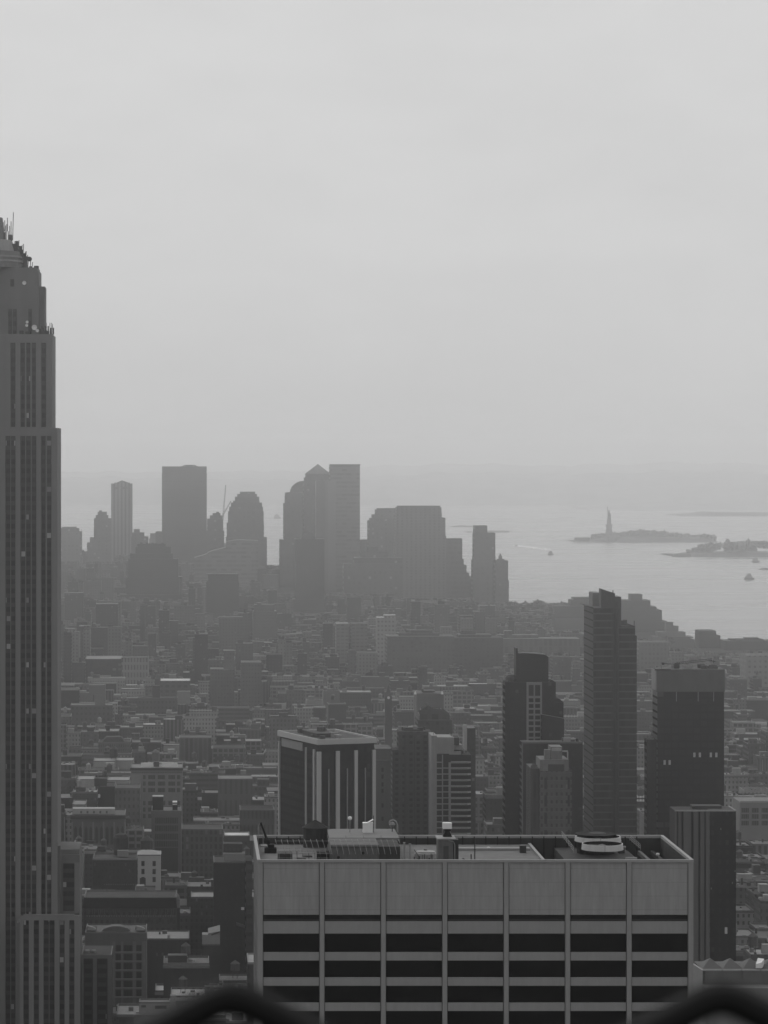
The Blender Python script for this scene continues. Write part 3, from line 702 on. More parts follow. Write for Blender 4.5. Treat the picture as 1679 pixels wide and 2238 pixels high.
def roof_bits(s, x0, x1, y, z, n, seed, hmax=3.0, parent=None):
    rr = random.Random(seed)
    for k in range(n):
        w_ = rr.uniform(1.2, 4.5); a = rr.uniform(x0, max(x0+.1, x1-w_)); yy = rr.uniform(y[0], y[1]-3); h = rr.uniform(.8, hmax)
        b = MB()
        if rr.random() < .3: b.frustum(a+w_/2, yy+1.5, z, z+h, w_*.35, w_*.35, 12)
        else: b.box(a, a+w_, yy, yy+rr.uniform(1.5, 3), z, z+h)
        b.build('roof_unit', M_RC if rr.random() < .7 else M_LTM, parent or s.e)
def water_tank(parent, x, y, z, r=1.9, h=3.6, leg=2.6, m=None):
    m = m or plain('tank_wood', .06, .9, var=.3, scale=.8)
    b = MB()
    for a in range(4): b.tube((x+r*.7*math.cos(a*1.57+.78), y+r*.7*math.sin(a*1.57+.78), z), (x+r*.7*math.cos(a*1.57+.78), y+r*.7*math.sin(a*1.57+.78), z+leg), .14, 4)
    b.frustum(x, y, z+leg, z+leg+h, r, r*.96, 12, bottom=True); b.frustum(x, y, z+leg+h, z+leg+h+r*.8, r*1.1, .05, 12, bottom=True)
    return b.build('water_tank', m, parent)

# --- dark block with pale fins and fascia (turned off the grid)
D1 = 1480.0
a1 = R(19.6)
o = empty('finned_office_tower', 'dark office tower with white vertical fins and a white roof fascia, turned at an angle', 'office tower', (wx(695, D1), D1, 0), a1)
claim(D1, 600, 822, 1594, 1830, 62, 6); FOOT.append((wx(600,D1)-6, wx(822,D1)+6, D1-5, D1+70)); LAND.append(('the dark white-finned tower', 710, 1700))
Wd, Dp = 28.9, 50.5
zt = wz(1616, D1); zb_ = wz(1628, D1)
M_SLAB = facade('dark_curtain_wall', .019, .016, 1.6, 3.9, .0, .3, .9, blind=.03, bl=.05, rnd=.0, spec=.01, wv=.4)
b = MB(); b.box(.5, Wd-.5, .6, Dp-.6, 0, zb_); b.build('wall', M_SLAB, o)
M_FASC = plain('white_fascia', .36, .7, var=.08)
b = MB()
for q in ((-.4, Wd+.4, -.4, .5), (-.4, Wd+.4, Dp-.5, Dp+.4)): b.box(*q, zb_, zt, True)
b.box(-.4, .5, .5, Dp-.5, zb_, zt, True); b.box(Wd-.5, Wd+.4, .5, Dp-.5, zb_, zt, True); b.build('fascia', M_FASC, o)
b = MB(); b.box(.5, Wd-.5, .5, Dp-.5, zb_+.02, zt-.7); b.build('roof', plain('dark_gravel', .07, .95, var=.4), o)
b = MB(); b.box(6, 17, 16, 34, zt-.7, zt+1.2); b.build('penthouse', M_RC, o)
b = MB(); b.frustum(13, 28, zt+1.2, zt+3.2, 2.2, 2.0, 14); b.build('cooling_tower', M_RC, o)
roof_bits(None, 2, Wd-3, (3, Dp-4), zt-.7, 12, 4, 2.4, o)
px2l = lambda px: Wd*(px-695)/(820-695)
for a, c, wide in ((690.5,702,1),(734,742,0),(774,781,0),(813,820,0)):
    x0 = px2l(a) if a > 695 else -.45
    b = MB(); b.box(x0, px2l(c), -.35, .6, 0, zb_-3.2 if not wide else zb_-3.2); b.build('fin', M_FASC, o)
for a in (718, 758, 797): b = MB(); b.box(px2l(a), px2l(a)+.45, -.05, .6, 0, wz(1682, D1)); b.build('thin_fin', M_LTM, o)
for yy, w_ in ((4.2, 1.4), (15, .5), (Dp-1.4, 1.2)): b = MB(); b.box(-.35, .5, yy, yy+w_, 0, zb_-2.5); b.build('fin', M_FASC, o)
b = MB(); b.box(.2, .5, 20, Dp-3.5, zb_-4.6, zb_-.8, True); b.build('louvre_band', plain('louvre_band', .2, .8, var=.2), o)

# --- glass tower, tallest on the right
h = H('glass_tower', 'tall slim glass tower with horizontal bands and a slanted blade top', 'skyscraper', 1850, 1297, 1393, 1288, 1822, 44, land='the tall banded glass tower')
M_GT = facade('banded_glass', .07, .018, 2.4, 4.1, .0, .2, 1.0, blind=.02, bl=.04, roof=.08, rnd=.0, spec=.04, wv=.5)
M_GT2 = facade('banded_glass_dark', .04, .018, 2.4, 4.1, .0, .12, 1.0, blind=.0, roof=.08, rnd=0.0, wv=.5)
h.put('west_wall', M_GT, lambda b: b.box(0, h.x(1340), 0, 44, 0, h.z(1329)))
h.put('east_wall', M_GT, lambda b: b.box(h.x(1351.5), h.x(1389), .8, 42, 0, h.z(1369)))
h.put('corner_wall', M_GT, lambda b: b.box(h.x(1389), h.x(1393), 1.6, 38, 0, h.z(1390)))
h.put('recess', M_GT2, lambda b: b.box(h.x(1340), h.x(1351.5), 1.5, 42, 0, h.z(1315)))
h.put('blade', plain('blade_glass', .035, .4, var=.2), lambda b: b.extr([(h.x(1315),h.z(1329)),(h.x(1340),h.z(1329)),(h.x(1345),h.z(1315.1)),(h.x(1345),h.z(1297)),(h.x(1315),h.z(1287))], 1.0, 12))
h.put('upper_core', plain('core_panel', .05, .6, var=.2), lambda b: b.box(h.x(1345), h.x(1359), 1.7, 22, h.z(1372), h.z(1305)))
h.put('back_screen', plain('pale_screen', .12, .6), lambda b: b.box(h.x(1306), h.x(1322), 22, 40, h.z(1340), h.z(1299)))
h.put('canopy_fin', M_DARKM, lambda b: b.extr([(h.x(1279),h.z(1323.5)),(h.x(1297),h.z(1327)),(h.x(1300),h.z(1331)),(h.x(1297),h.z(1331))], -.5, 30))
for px in (1337, 1346, 1352): h.put('mullion', M_DARKM, lambda b: b.box(h.x(px), h.x(px+1.6), -.2, .9, 0, h.z(1330)))
roof_bits(h, h.x(1356), h.x(1385), (3, 30), h.z(1369), 7, 12, 4.0)
h.put('mast', M_DARKM, lambda b: (b.tube((h.x(1343), 6, h.z(1305)), (h.x(1343), 6, h.z(1291)), .3), b.tube((h.x(1388), 3, h.z(1369)), (h.x(1388), 3, h.z(1357)), .2)))

# --- dark stepped tower with a white framed window panel
h = H('stepped_tower', 'dark stepped tower with a white-framed window panel down its upper middle', 'skyscraper', 1520, 1104, 1232, 1417, 1822, 12, land='the dark stepped tower')
M_DB = facade('dark_brick_tower', .032, .014, 2.6, 3.4, .22, .3, .75, blind=.03, bl=.07, roof=.06, rnd=.0, wv=.6)
h.put('wall', M_DB, lambda b: (b.box(0, h.x(1215), 0, 12, h.z(1535), h.z(1491)), b.box(0, h.x(1232), .01, 12, 0, h.z(1535))))
h.put('top_block', plain('top_block', .03, .6, var=.2), lambda b: b.extr([(h.x(1129),h.z(1491)),(h.x(1199.5),h.z(1491)),(h.x(1199.5),h.z(1436)),(h.x(1190),h.z(1431)),(h.x(1165),h.z(1428.5)),(h.x(1133),h.z(1428)),(h.x(1132),h.z(1417)),(h.x(1129),h.z(1417))], 1, 11))
h.put('shoulder', M_DB, lambda b: (b.extr([(h.x(1199.6),h.z(1491)),(h.x(1215),h.z(1491)),(h.x(1207),h.z(1487))], 1, 10), b.extr([(h.x(1215),h.z(1535)),(h.x(1232),h.z(1535)),(h.x(1224),h.z(1528)),(h.x(1215),h.z(1526.5))], 1, 10)))
h.put('roof_tank', M_RC, lambda b: b.lathe(h.x(1122), 6, [(3.2,h.z(1491)),(3.0,h.z(1482)),(1.8,h.z(1477)),(0,h.z(1476))], 14))
h.put('roof_pipes', M_LTM, lambda b: (b.tube((h.x(1134),4,h.z(1428)),(h.x(1140),4,h.z(1420)),.2), b.tube((h.x(1140),4,h.z(1420)),(h.x(1150),4,h.z(1425)),.2), b.tube((h.x(1193),4,h.z(1434)),(h.x(1197),4,h.z(1429)),.3)))
h.put('parapet', M_MIDM, lambda b: b.box(h.x(1100), h.x(1110), -.2, .5, h.z(1491), h.z(1487)))
FRM = plain('white_frame', .17, .8, var=.1)
cols = [(1155.6, 1166.5), (1169.5, 1181)]; rows = [(1497,1521)] + [(1526+12.6*k, 1534.8+12.6*k) for k in range(8)]
for a, c in ((1151,1155.6),(1166.5,1169.5),(1181,1184.8)): h.put('frame_post', FRM, lambda b: b.box(h.x(a), h.x(c), -.5, 0, h.z(1623), h.z(1491)))
ys = [1491] + [v for r_ in rows for v in r_] + [1623]
for i in range(0, len(ys), 2):
    for a, c in cols: h.put('frame_rail', FRM, lambda b: b.box(h.x(a), h.x(c), -.45, 0, h.z(ys[i+1]), h.z(ys[i])))
for r_ in rows:
    for a, c in cols: h.put('window', M_BLACK if r_[0] > 1500 else M_DARKM, lambda b: b.box(h.x(a)+.3, h.x(c)-.3, -.1, 0, h.z(r_[1]), h.z(r_[0])))
h.put('front_wing', M_DB, lambda b: b.extr([(h.x(1182),0),(h.x(1231.5),0),(h.x(1231.5),h.z(1570)),(h.x(1182),h.z(1561))], -3, -.51))
h.put('wing_edge', M_MIDM, lambda b: b.extr([(h.x(1182),h.z(1561)),(h.x(1231.5),h.z(1570)),(h.x(1231.5),h.z(1569)),(h.x(1182),h.z(1560))], -3.1, -.6))
# wide base block before it
h = H('dark_apartment_slab', 'wide dark apartment slab in front of the stepped tower', 'apartment block', 1470, 1142, 1274, 1620, 1822, 12)
h.put('wall', facade('dark_flats', .030, .013, 3.0, 3.1, .25, .3, .75, blind=.03, bl=.06, roof=.06, rnd=.0), lambda b: b.box(0, h.W, 0, 12, 0, h.z(1623)))
h.put('parapet', M_MIDM, lambda b: (b.box(0, h.W, -.15, .3, h.z(1625), h.z(1621)), b.box(-.2, .3, -.15, .6, 0, h.z(1625))))
roof_bits(h, h.x(1230), h.x(1270), (1, 10), h.z(1623), 8, 8, 2.0)
# --- art deco crown tower
h = H('brick_crown_tower', 'grey brick tower with a stepped crown, in front of the dark slab', 'apartment tower', 1350, 1180, 1251, 1634, 1822, 22, land='the grey crowned tower')
M_BR = facade('brick_deco', .095, .028, 2.1, 3.3, .3, .3, .72, blind=.04, bl=.12, roof=.1, rnd=.0, sill=.2)
h.put('wall', M_BR, lambda b: (b.box(0, h.x(1241), 0, 22, 0, h.z(1686)), b.box(h.x(1241), h.W, .8, 20, 0, h.z(1684))))
h.put('side_wall', facade('brick_deco_side', .06, .03, 2.4, 3.3, .3, .0, 1.0, rnd=0), lambda b: b.box(h.x(1161.5), 0, 1, 22, 0, h.z(1680)))
h.put('turret', M_BR, lambda b: (b.lathe(h.x(1169), 3, [(1.4,h.z(1680)),(1.4,h.z(1675)),(.6,h.z(1671)),(0,h.z(1670))], 10)))
h.put('crown', plain('crown_brick', .13, .85, var=.3, scale=.5), lambda b: (b.box(h.x(1182), h.x(1244), 1.2, 19, h.z(1688), h.z(1661)), b.box(h.x(1192), h.x(1204), 2, 5, h.z(1661), h.z(1640)), b.box(h.x(1206), h.x(1231), 3, 14, h.z(1661), h.z(1634))))
h.put('crown_arch', M_PALE, lambda b: (b.box(h.x(1231), h.x(1243), 2.4, 3.4, h.z(1645), h.z(1642), True), b.box(h.x(1241.5), h.x(1244), 2.4, 3.4, h.z(1661), h.z(1645)), b.box(h.x(1208), h.x(1229), 2.7, 3.0, h.z(1643), h.z(1636))))
h.put('crown_louvre', M_RC, lambda b: b.box(h.x(1199), h.x(1234), .9, 1.2, h.z(1687), h.z(1671)))
for a, c in ((1190,1196),(1239,1246)):
    for k in range(7): h.put('window_bay', M_DARKM, lambda b: b.box(h.x(a), h.x(c), -.08 if a < 1200 else .7, .3 if a < 1200 else .9, h.z(1725+k*38), h.z(1700+k*38)))
# --- unfinished tower with crane
h = H('unfinished_tower', 'broad dark tower under construction with a pale netted cap and a roof crane', 'tower', 1500, 1437, 1584, 1462, 1800, 16, land='the pale-capped unfinished tower')
h.put('wall', facade('unfinished_wall', .024, .011, 3.4, 3.4, .08, .2, .9, blind=.02, bl=.06, roof=.07, rnd=.0, wv=1.4), lambda b: b.box(0, h.W-.2, 0, 15.5, 0, h.z(1512)))
h.put('netting', plain('scaffold_netting', .085, .9, var=.25, scale=.15), lambda b: b.box(-.2, h.W, -.6, 16.5, h.z(1512), h.z(1463), True))
h.put('lit_side_netting', plain('lit_side_netting', .2, .9, var=.2, scale=.2), lambda b: b.box(-.6, -.25, .5, 15, h.z(1510), h.z(1465), True))  # paler than the front netting: light on the left face is in its colour
for px in (1478, 1525.5, 1559.5): h.put('column', M_LTM, lambda b: b.box(h.x(px), h.x(px+1.4), -.35, -.003, h.z(1533), h.z(1512.5)))
for px, py in ((1518,1645),(1530,1645),(1554,1645),(1566,1645),(1453,1661.5),(1464,1661.5)):
    h.put('window', plain('bright_window', .42, .5, var=.05), lambda b: b.box(h.x(px-2.4), h.x(px+2.4), -.2, .1, h.z(py+10), h.z(py)))  # lit panes, their light given only as a pale colour
roof_bits(h, h.x(1440), h.x(1580), (1, 14), h.z(1463), 14, 5, 1.8)
h.put('roof_edge', M_DARKM, lambda b: b.box(h.x(1431), h.x(1466), -1, -.62, h.z(1465), h.z(1462)))
h2 = H('side_block', 'narrow dark block against the left side of the unfinished tower', 'building', 1490, 1414, 1436, 1615, 1822, 8)
h2.put('wall', facade('side_dark', .028, .012, 2.5, 3.3, .3, .3, .8, blind=.0, roof=.06, rnd=0), lambda b: b.box(0, h2.W, 0, 8, 0, h2.z(1616)))
h2.put('parapet', M_MIDM, lambda b: b.box(-.1, h2.W*.7, -.15, .3, h2.z(1617), h2.z(1614)))
cD = 1506.0
t_ = empty('tower_crane', 'dark tower crane with a long slightly raised jib on the unfinished tower', 'crane', (wx(1479, cD), cD, h.z(1463)))
cz = h.z(1463); X = lambda px: wx(px, cD)-wx(1479, cD); Z = lambda py: wz(py, cD)-cz
b = MB(); b.box(-1.2, 1.2, -1, 1, 0, Z(1452)); b.box(-.9, 1.6, -.8, .8, Z(1452), Z(1449)); b.build('mast', M_DARKM, t_)
b = MB()
for dz, dy in ((0,-.35),(0,.35),(.9,0)): b.tube((0,dy,Z(1452)+dz), (X(1556),dy,Z(1443.5)+dz), .13, 4)
n = 18
for k in range(n):
    p = Vector((X(1556)*k/n, -.35, Z(1452)+(Z(1443.5)-Z(1452))*k/n)); q = Vector((X(1556)*(k+.5)/n, 0, Z(1452)+(Z(1443.5)-Z(1452))*(k+.5)/n+.9)); r_ = Vector((X(1556)*(k+1)/n, .35, Z(1452)+(Z(1443.5)-Z(1452))*(k+1)/n))
    b.tube(p, q, .08, 3); b.tube(q, r_, .08, 3)
b.build('jib', M_DARKM, t_)
b = MB(); b.tube((0,0,Z(1452)), (X(1450),0,Z(1450.5)), .2, 5); b.build('counter_jib', M_DARKM, t_)
b = MB(); b.box(X(1447), X(1452), -.7, .7, Z(1453), Z(1448), True); b.build('counterweight', M_DARKM, t_)
b = MB(); b.tube((X(1560),0,Z(1443)), (X(1560),0,Z(1450)), .15, 4); b.tube((X(1553),0,Z(1444)), (X(1564),0,Z(1446)), .25, 4); b.build('hook_block', M_DARKM, t_)
# --- dark tower at lower right with pale vertical strips
h = H('pier_fronted_block', 'dark flat-roofed block with vertical piers, right behind the pale slab', 'office building', 1150, 1476, 1609, 1760, 2110, 15, land='the dark pier-fronted block')
M_P5 = facade('dark_flank', .024, .012, 2.6, 3.5, .3, .3, .8, blind=.03, bl=.05, roof=.08, rnd=.0)
h.put('wall', M_P5, lambda b: b.box(h.x(1552), h.W, 0, 15, 0, h.z(1772)))
h.put('pier_wall', plain('pier_backing', .02, .8), lambda b: b.box(.2, h.x(1552)-.003, .8, 15, 0, h.z(1773)))
for a, c in ((1476,1480),(1483,1490),(1494,1511),(1516,1527),(1531,1540),(1543,1552)): h.put('pier', plain('pier_grey', .085, .85, var=.3, scale=.1), lambda b: b.box(h.x(a), h.x(c)-.05, 0, .8, 0, h.z(1774)))
h.put('coping', M_LTM, lambda b: (b.box(-.1, h.W+.1, -.15, .4, h.z(1774), h.z(1771)), b.box(h.W-.4, h.W+.1, .4, 15, h.z(1773), h.z(1771))))
h.put('penthouse', M_RC, lambda b: b.box(h.x(1520), h.x(1585), 7, 12, h.z(1772), h.z(1766)))
h.put('window', plain('bright_window', .42), lambda b: b.box(h.x(1584.5), h.x(1590), -.15, .1, h.z(2041), h.z(2027)))
for px, py in ((1554,1940),(1606,1902),(1575,1810),(1600,1700+228)): h.put('window', M_LTM, lambda b: b.box(h.x(px), h.x(px+1.8), -.12, .1, h.z(py+4), h.z(py)))
# --- bottom right block with peaked roof lights
h = H('skylight_block', 'pale grey block with peaked skylights at the bottom right corner', 'building', 900, 1537, 1760, 2104, 2400, 16, land='the pale skylight-roofed block')
Y8 = 2121
h.put('wall', plain('panel_wall', .10, .85, var=.15, scale=.3), lambda b: b.box(0, h.W, 0, 16, 0, h.z(Y8)))
for k in range(5): h.put('panel', plain('panel_face', .10, .85, var=.2, scale=.5), lambda b: b.box(h.x(1540+42*k), h.x(1577+42*k), -.2, 0, h.z(2146), h.z(Y8+1.5)))
for k in range(5): h.put('coping', M_LTM, lambda b: b.box(h.x(1539+42*k), h.x(1577+42*k), -.3, .3, h.z(Y8+1), h.z(Y8-1)))
for k in range(5):
    a, c = h.x(1540+44*k), h.x(1584+44*k)
    h.put('skylight', plain('skylight', .07, .6, var=.15), lambda b: b.add([(a,3,h.z(Y8)),(c,3,h.z(Y8)),(c,12,h.z(Y8)),(a,12,h.z(Y8)),((a+c)/2,7.5,h.z(Y8)+2.3)],[(0,1,4),(1,2,4),(2,3,4),(3,0,4)]))
h.put('ledge', plain('ledge', .14, .9, var=.2), lambda b: b.box(h.x(1535), h.W, -6, -.21, 0, h.z(2152)))
h.put('roof_hatch', M_WHITE, lambda b: b.add([(h.x(1655),2,h.z(2110)),(h.x(1668),2,h.z(2106)),(h.x(1679),6,h.z(2103)),(h.x(1665),6,h.z(2101)),(h.x(1655),2,h.z(2119)),(h.x(1668),2,h.z(2119)),(h.x(1679),6,h.z(2119)),(h.x(1665),6,h.z(2119))],[(0,1,2,3),(4,5,1,0),(5,6,2,1),(6,7,3,2),(7,4,0,3)]))
h.put('side_parapet', M_LTM, lambda b: b.add([(-3.0,14,h.z(2113)),(-2.4,14,h.z(2113)),(.4,0,h.z(Y8)),(-.2,0,h.z(Y8)),(-3.0,14,0),(-2.4,14,0),(.4,0,0),(-.2,0,0)],[(0,3,2,1),(3,7,6,2),(0,4,7,3)]))
# --- blocks round the balcony flats
h = H('dark_brick_flats', 'dark brick apartment tower with columns of small windows beside the balconied one', 'apartment tower', 1620, 858, 943, 1598, 1822, 14, land='the dark brick flats')
M_BF = facade('dark_brick_flats', .07, .012, 3.6, 2.9, .28, .3, .8, blind=.04, bl=.08, roof=.07, rnd=.0, sill=.15)
h.put('wall', M_BF, lambda b: (b.box(h.x(871), h.W, 0, 14, 0, h.z(1599)), b.box(0, h.x(871)-.003, .5, 13, 0, h.z(1639))))
for px in (860,884,905,925): h.put('pier', plain('pier_dark', .05, .9), lambda b: b.box(h.x(px), h.x(px)+.5, -.3 if px > 870 else .2, 0 if px > 870 else .5, 0, h.z(1610 if px > 870 else 1645)))
roof_bits(h, h.x(872), h.x(940), (1, 13), h.z(1599), 12, 31, 2.2)
for k in range(14): h.put('balcony', M_MIDM, lambda b: b.box(h.W+.003, h.W+1.2, 1, 3, h.z(1660+13*k+3), h.z(1660+13*k), True))
h = H('balcony_tower', 'pale concrete apartment tower with rows of wide balconies', 'apartment tower', 1600, 943, 1032, 1607, 1822, 20, land='the balconied apartment tower')
M_CN = plain('grey_concrete', .22, .85, var=.2, scale=.3)
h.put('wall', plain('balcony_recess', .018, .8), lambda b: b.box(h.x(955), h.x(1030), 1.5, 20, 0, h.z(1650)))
h.put('stair_wall', M_CN, lambda b: b.box(0, h.x(955)-.003, 0, 20, 0, h.z(1608)))
h.put('upper_storeys', M_CN, lambda b: (b.box(h.x(955), h.x(993), 1, 18, h.z(1648), h.z(1612)), b.box(h.x(993), h.x(1012), 4, 14, h.z(1640), h.z(1630)), b.box(h.x(983), h.x(1008), 1.2, 8, h.z(1650), h.z(1644), True)))
h.put('roof_shed', M_RC, lambda b: b.box(h.x(993), h.x(1005), 3, 8, h.z(1630), h.z(1614)))
h.put('column', M_CN, lambda b: b.box(h.x(981), h.x(986), .4, 1.5, 0, h.z(1667)))
h.put('column', M_CN, lambda b: b.box(h.x(966.5), h.x(969), .4, 1.5, 0, h.z(1650)))
for k in range(16):
    yy = 1664.5 + 13.05*k
    h.put('balcony', M_CN, lambda b: (b.add([(h.x(986),-.6,h.z(yy+3.8)),(h.x(1022),-.6,h.z(yy+3.8)),(h.x(1030),1.5,h.z(yy+3.8)),(h.x(986),1.5,h.z(yy+3.8)),(h.x(986),-.6,h.z(yy)),(h.x(1022),-.6,h.z(yy)),(h.x(1030),1.5,h.z(yy)),(h.x(986),1.5,h.z(yy))],[(0,1,5,4),(1,2,6,5),(4,5,6,7),(3,0,4,7),(3,2,1,0)])))
    h.put('slab_edge', M_CN, lambda b: b.box(h.x(955.2), h.x(966.4), .6, 1.5, h.z(yy+3.2), h.z(yy+.8), True))
    if k: h.put('slab_edge', M_CN, lambda b: b.box(h.x(969.1), h.x(980.9), .6, 1.5, h.z(yy+2.8), h.z(yy+.6), True))
roof_bits(h, h.x(988), h.x(1030), (3, 16), h.z(1650), 6, 3, 2.0)
h.put('roof_pipes', M_LTM, lambda b: (b.tube((h.x(985),6,h.z(1606)),(h.x(993),6,h.z(1614)),.3), b.tube((h.x(1010),6,h.z(1632)),(h.x(1016),6,h.z(1640)),.3), b.tube((h.x(950),6,h.z(1608)),(h.x(950),6,h.z(1603)),.2)))
h = H('plain_grey_block', 'plain grey block with one column of windows, right of the white-finned tower', 'apartment block', 1700, 821, 856, 1636, 1822, 24)
h.put('wall', plain('grey_render', .075, .9, var=.25, scale=.1), lambda b: (b.box(0, h.x(847), 0, 24, 0, h.z(1662)), b.box(h.x(847)+.003, h.W, 1, 24, 0, h.z(1662)), b.box(0, h.W, 3, 24, h.z(1662), h.z(1637))))
h.put('coping', M_EDGE, lambda b: b.box(-.1, h.W, 2.8, 3.3, h.z(1638), h.z(1636)))
for yy in (1678, 1693, 1710, 1724, 1756, 1785): h.put('window', M_BLACK, lambda b: b.box(h.x(834), h.x(838.5), -.06, .1, h.z(yy+9), h.z(yy)))
h = H('gabled_crown_block', 'dark block crowned by a wide gabled roof, behind the brick flats', 'apartment tower', 1900, 914, 988, 1543, 1600, 26, land='the dark gabled block')
h.put('wall', facade('gable_dark', .065, .03, 3, 3.2, .25, .3, .8, blind=.02, roof=.07, rnd=0), lambda b: b.box(0, h.W, 0, 26, 0, h.z(1574)))
h.put('crown', facade('gable_crown', .075, .035, 6.5, 9, .2, .1, .8, blind=.0, roof=.07, rnd=0), lambda b: (b.extr([(h.x(917),h.z(1574)),(h.x(984),h.z(1574)),(h.x(982),h.z(1560)),(h.x(970),h.z(1552)),(h.x(947),h.z(1549.5)),(h.x(936),h.z(1543)),(h.x(924),h.z(1551)),(h.x(918),h.z(1560))], 2, 18)))
for px, py in ((916,1562),(920,1553),(965,1553),(976,1556),(982,1560),(986,1566)): h.put('finial', M_LTM, lambda b: b.frustum(h.x(px), 4, h.z(py), h.z(py-5), .5, .2, 6))
h = H('pylon_block', 'slim building ending in a pale upright pylon, right of the balconied tower', 'building', 1760, 1013, 1040, 1586, 1640, 18)
h.put('wall', facade('slim_dark', .045, .02, 3, 3.2, .25, .3, .8, rnd=0), lambda b: b.box(h.x(1021)+.003, h.W, 1, 18, 0, h.z(1592)))
h.put('pylon', M_PALE, lambda b: b.box(0, h.x(1021), 0, 4, 0, h.z(1585)))
h = H('square_tower', 'plain grey square-topped tower rising behind the gabled block', 'tower', 2350, 907, 971, 1512, 1552, 30)
h.put('wall', plain('grey_tower', .10, .9, var=.2, scale=.05), lambda b: (b.box(h.x(911), h.x(955), 0, 30, 0, h.z(1516)), b.box(h.x(955)+.003, h.W, 3, 30, 0, h.z(1517))))
h.put('roof_slab', M_DARKM, lambda b: (b.box(h.x(925), h.x(952), 4, 20, h.z(1513), h.z(1511), True), b.box(h.x(923), h.x(927), 4, 8, h.z(1513), h.z(1507), True)))
for px in (908, 967): h.put('finial', M_WHITE, lambda b: b.frustum(h.x(px), 2, h.z(1518), h.z(1511), 1.0, .4, 6))
h = H('church_tower', 'dark slender steeple with a pale clock face among the roofs', 'church', 2300, 842, 857, 1498, 1560, 12, land='the dark steeple')
h.put('tower', plain('dark_stone', .07, .9), lambda b: b.box(0, h.W, 0, 5, 0, h.z(1522)))
h.put('spire', plain('dark_slate', .07, .9), lambda b: b.frustum(h.W/2, 2.5, h.z(1522), h.z(1497), h.W*.66, 0, 4, ph=math.pi/4))
h.put('clock_face', M_WHITE, lambda b: b.tube((h.W/2,-.3,h.z(1525)),(h.W/2,0,h.z(1525)), 1.0, 14))
h = H('white_frame_block', 'white-walled block with three rows of dark windows at the right edge', 'loft building', 1900, 1618, 1760, 1752, 1840, 26, land='the white-walled block at the right edge')
h.put('wall', plain('white_brick', .17, .85, var=.15, scale=.1), lambda b: b.box(0, h.W, 0, 26, 0, h.z(1753)))
for i, yy in enumerate((1766, 1779.5, 1794)):
    for k in range(6): h.put('window', facade('triple_window', .12, .02, 1.3, 9, .12, 0, 1, blind=.0, rnd=0), lambda b: b.box(h.x(1621+22*k), h.x(1637+22*k), -.12, .1, h.z(yy+10), h.z(yy)))
h.put('coping', M_EDGE, lambda b: b.box(-.2, h.W, -.3, .4, h.z(1754), h.z(1750)))
# ================================================================== the downtown skyline and harbour
def fmat(key, v, pu=0, pv=4.0, lo=0.0, hi=.5, mu=.0, wv=.3): return facade(key, v, v*.55, pu or 3.0, pv, mu, lo, hi, blind=.0, roof=.12, rnd=.0, wv=wv)
SKA = facade('skyline_grey', .085, .055, 9, 9, .28, .3, .75, blind=.04, bl=.25, roof=.10, rnd=.15, wv=.5); SKB = facade('skyline_mid', .115, .075, 8, 8, .28, .3, .75, blind=.04, bl=.3, roof=.12, rnd=.15, wv=.5)
SKV = facade('skyline_ribs', .2, .06, 7.5, 400, .28, 0, 1, blind=0, roof=.12, rnd=0, wv=.3); SKH = facade('skyline_bands', .135, .08, 9, 7.8, 0, .5, 1.0, blind=0, roof=.12, rnd=0, wv=.3)
def tower(name, label, D, tiers, mat, yb=1320, depth=45, crown=None, cat='skyscraper', group='skyline towers', land=None, claimit=True):
    """tiers from the top down: (px0, px1, py of its top); each tier set back from the one below"""
    W0 = tiers[-1]; x0 = W0[0]
    h = H(name, label, cat, D, W0[0], W0[1], tiers[0][2], yb, depth, group=group, land=land) if claimit else None
    for i, (a, c, y) in enumerate(tiers):
        zb = h.z(tiers[i+1][2]) if i+1 < len(tiers) else 0
        ins = max(0, (a - W0[0] + W0[1] - c)*D/F*.3) + i*-.0
        ins = min(ins, depth*.35)
        b = MB(); b.box(h.x(a), h.x(c), ins, depth-ins, zb, h.z(y)); b.build('wall' if i == len(tiers)-1 else 'upper_storeys', mat, h.e)
    return h
g1 = 'skyline towers'
h = tower('domed_skyscraper', 'hazy tower with a chamfered top just right of the left-edge skyscraper', 6500, [(135,166,1152),(130,172,1155),(125,178,1162)], SKB, 1230)
h.put('antenna', SKA, lambda b: b.tube((h.x(177.5), 5, h.z(1165)), (h.x(177.5), 5, h.z(1156)), .6, 4))
tower('stepped_spire_tower', 'stepped masonry tower with a ragged crown, left of the pale ribbed tower', 6500, [(216,222,1116),(213,233,1119),(209,236,1126),(205,243,1133),(196,243,1175),(190,246,1186)], SKB, 1230)
h = tower('ribbed_pale_tower', 'slim pale tower with vertical ribs and a small pediment', 6450, [(250,283,1055),(243,289,1057)], SKV, 1215, 42, land='the slim pale ribbed tower')
h.put('pediment', SKB, lambda b: b.extr([(h.x(254),h.z(1055)),(h.x(280),h.z(1055)),(h.x(272),h.z(1052)),(h.x(266),h.z(1050)),(h.x(261),h.z(1052))], 5, 30))
h.put('name_panel', SKA, lambda b: b.box(h.x(252), h.x(279), -.6, 0, h.z(1069), h.z(1064)))
tower('setback_block', 'low stepped office block between the ribbed tower and the broad slab', 6300, [(292,305,1157),(289,315,1164),(287,324,1173)], SKA, 1210)
tower('distant_block', 'pale sliver of a block left of the broad dark slab', 7000, [(328,341,1166),(326,342,1178)], SKB, 1190)
h = tower('black_slab_tower', 'broad flat-topped dark slab, tallest of the left skyline', 6300, [(354.2,451.8,1019.5),(354.6,451.6,1030),(354,452,1034)], fmat('slab_dark', .07, 0, 16, 0, .08), 1230, 50, land='the broad dark slab tower')
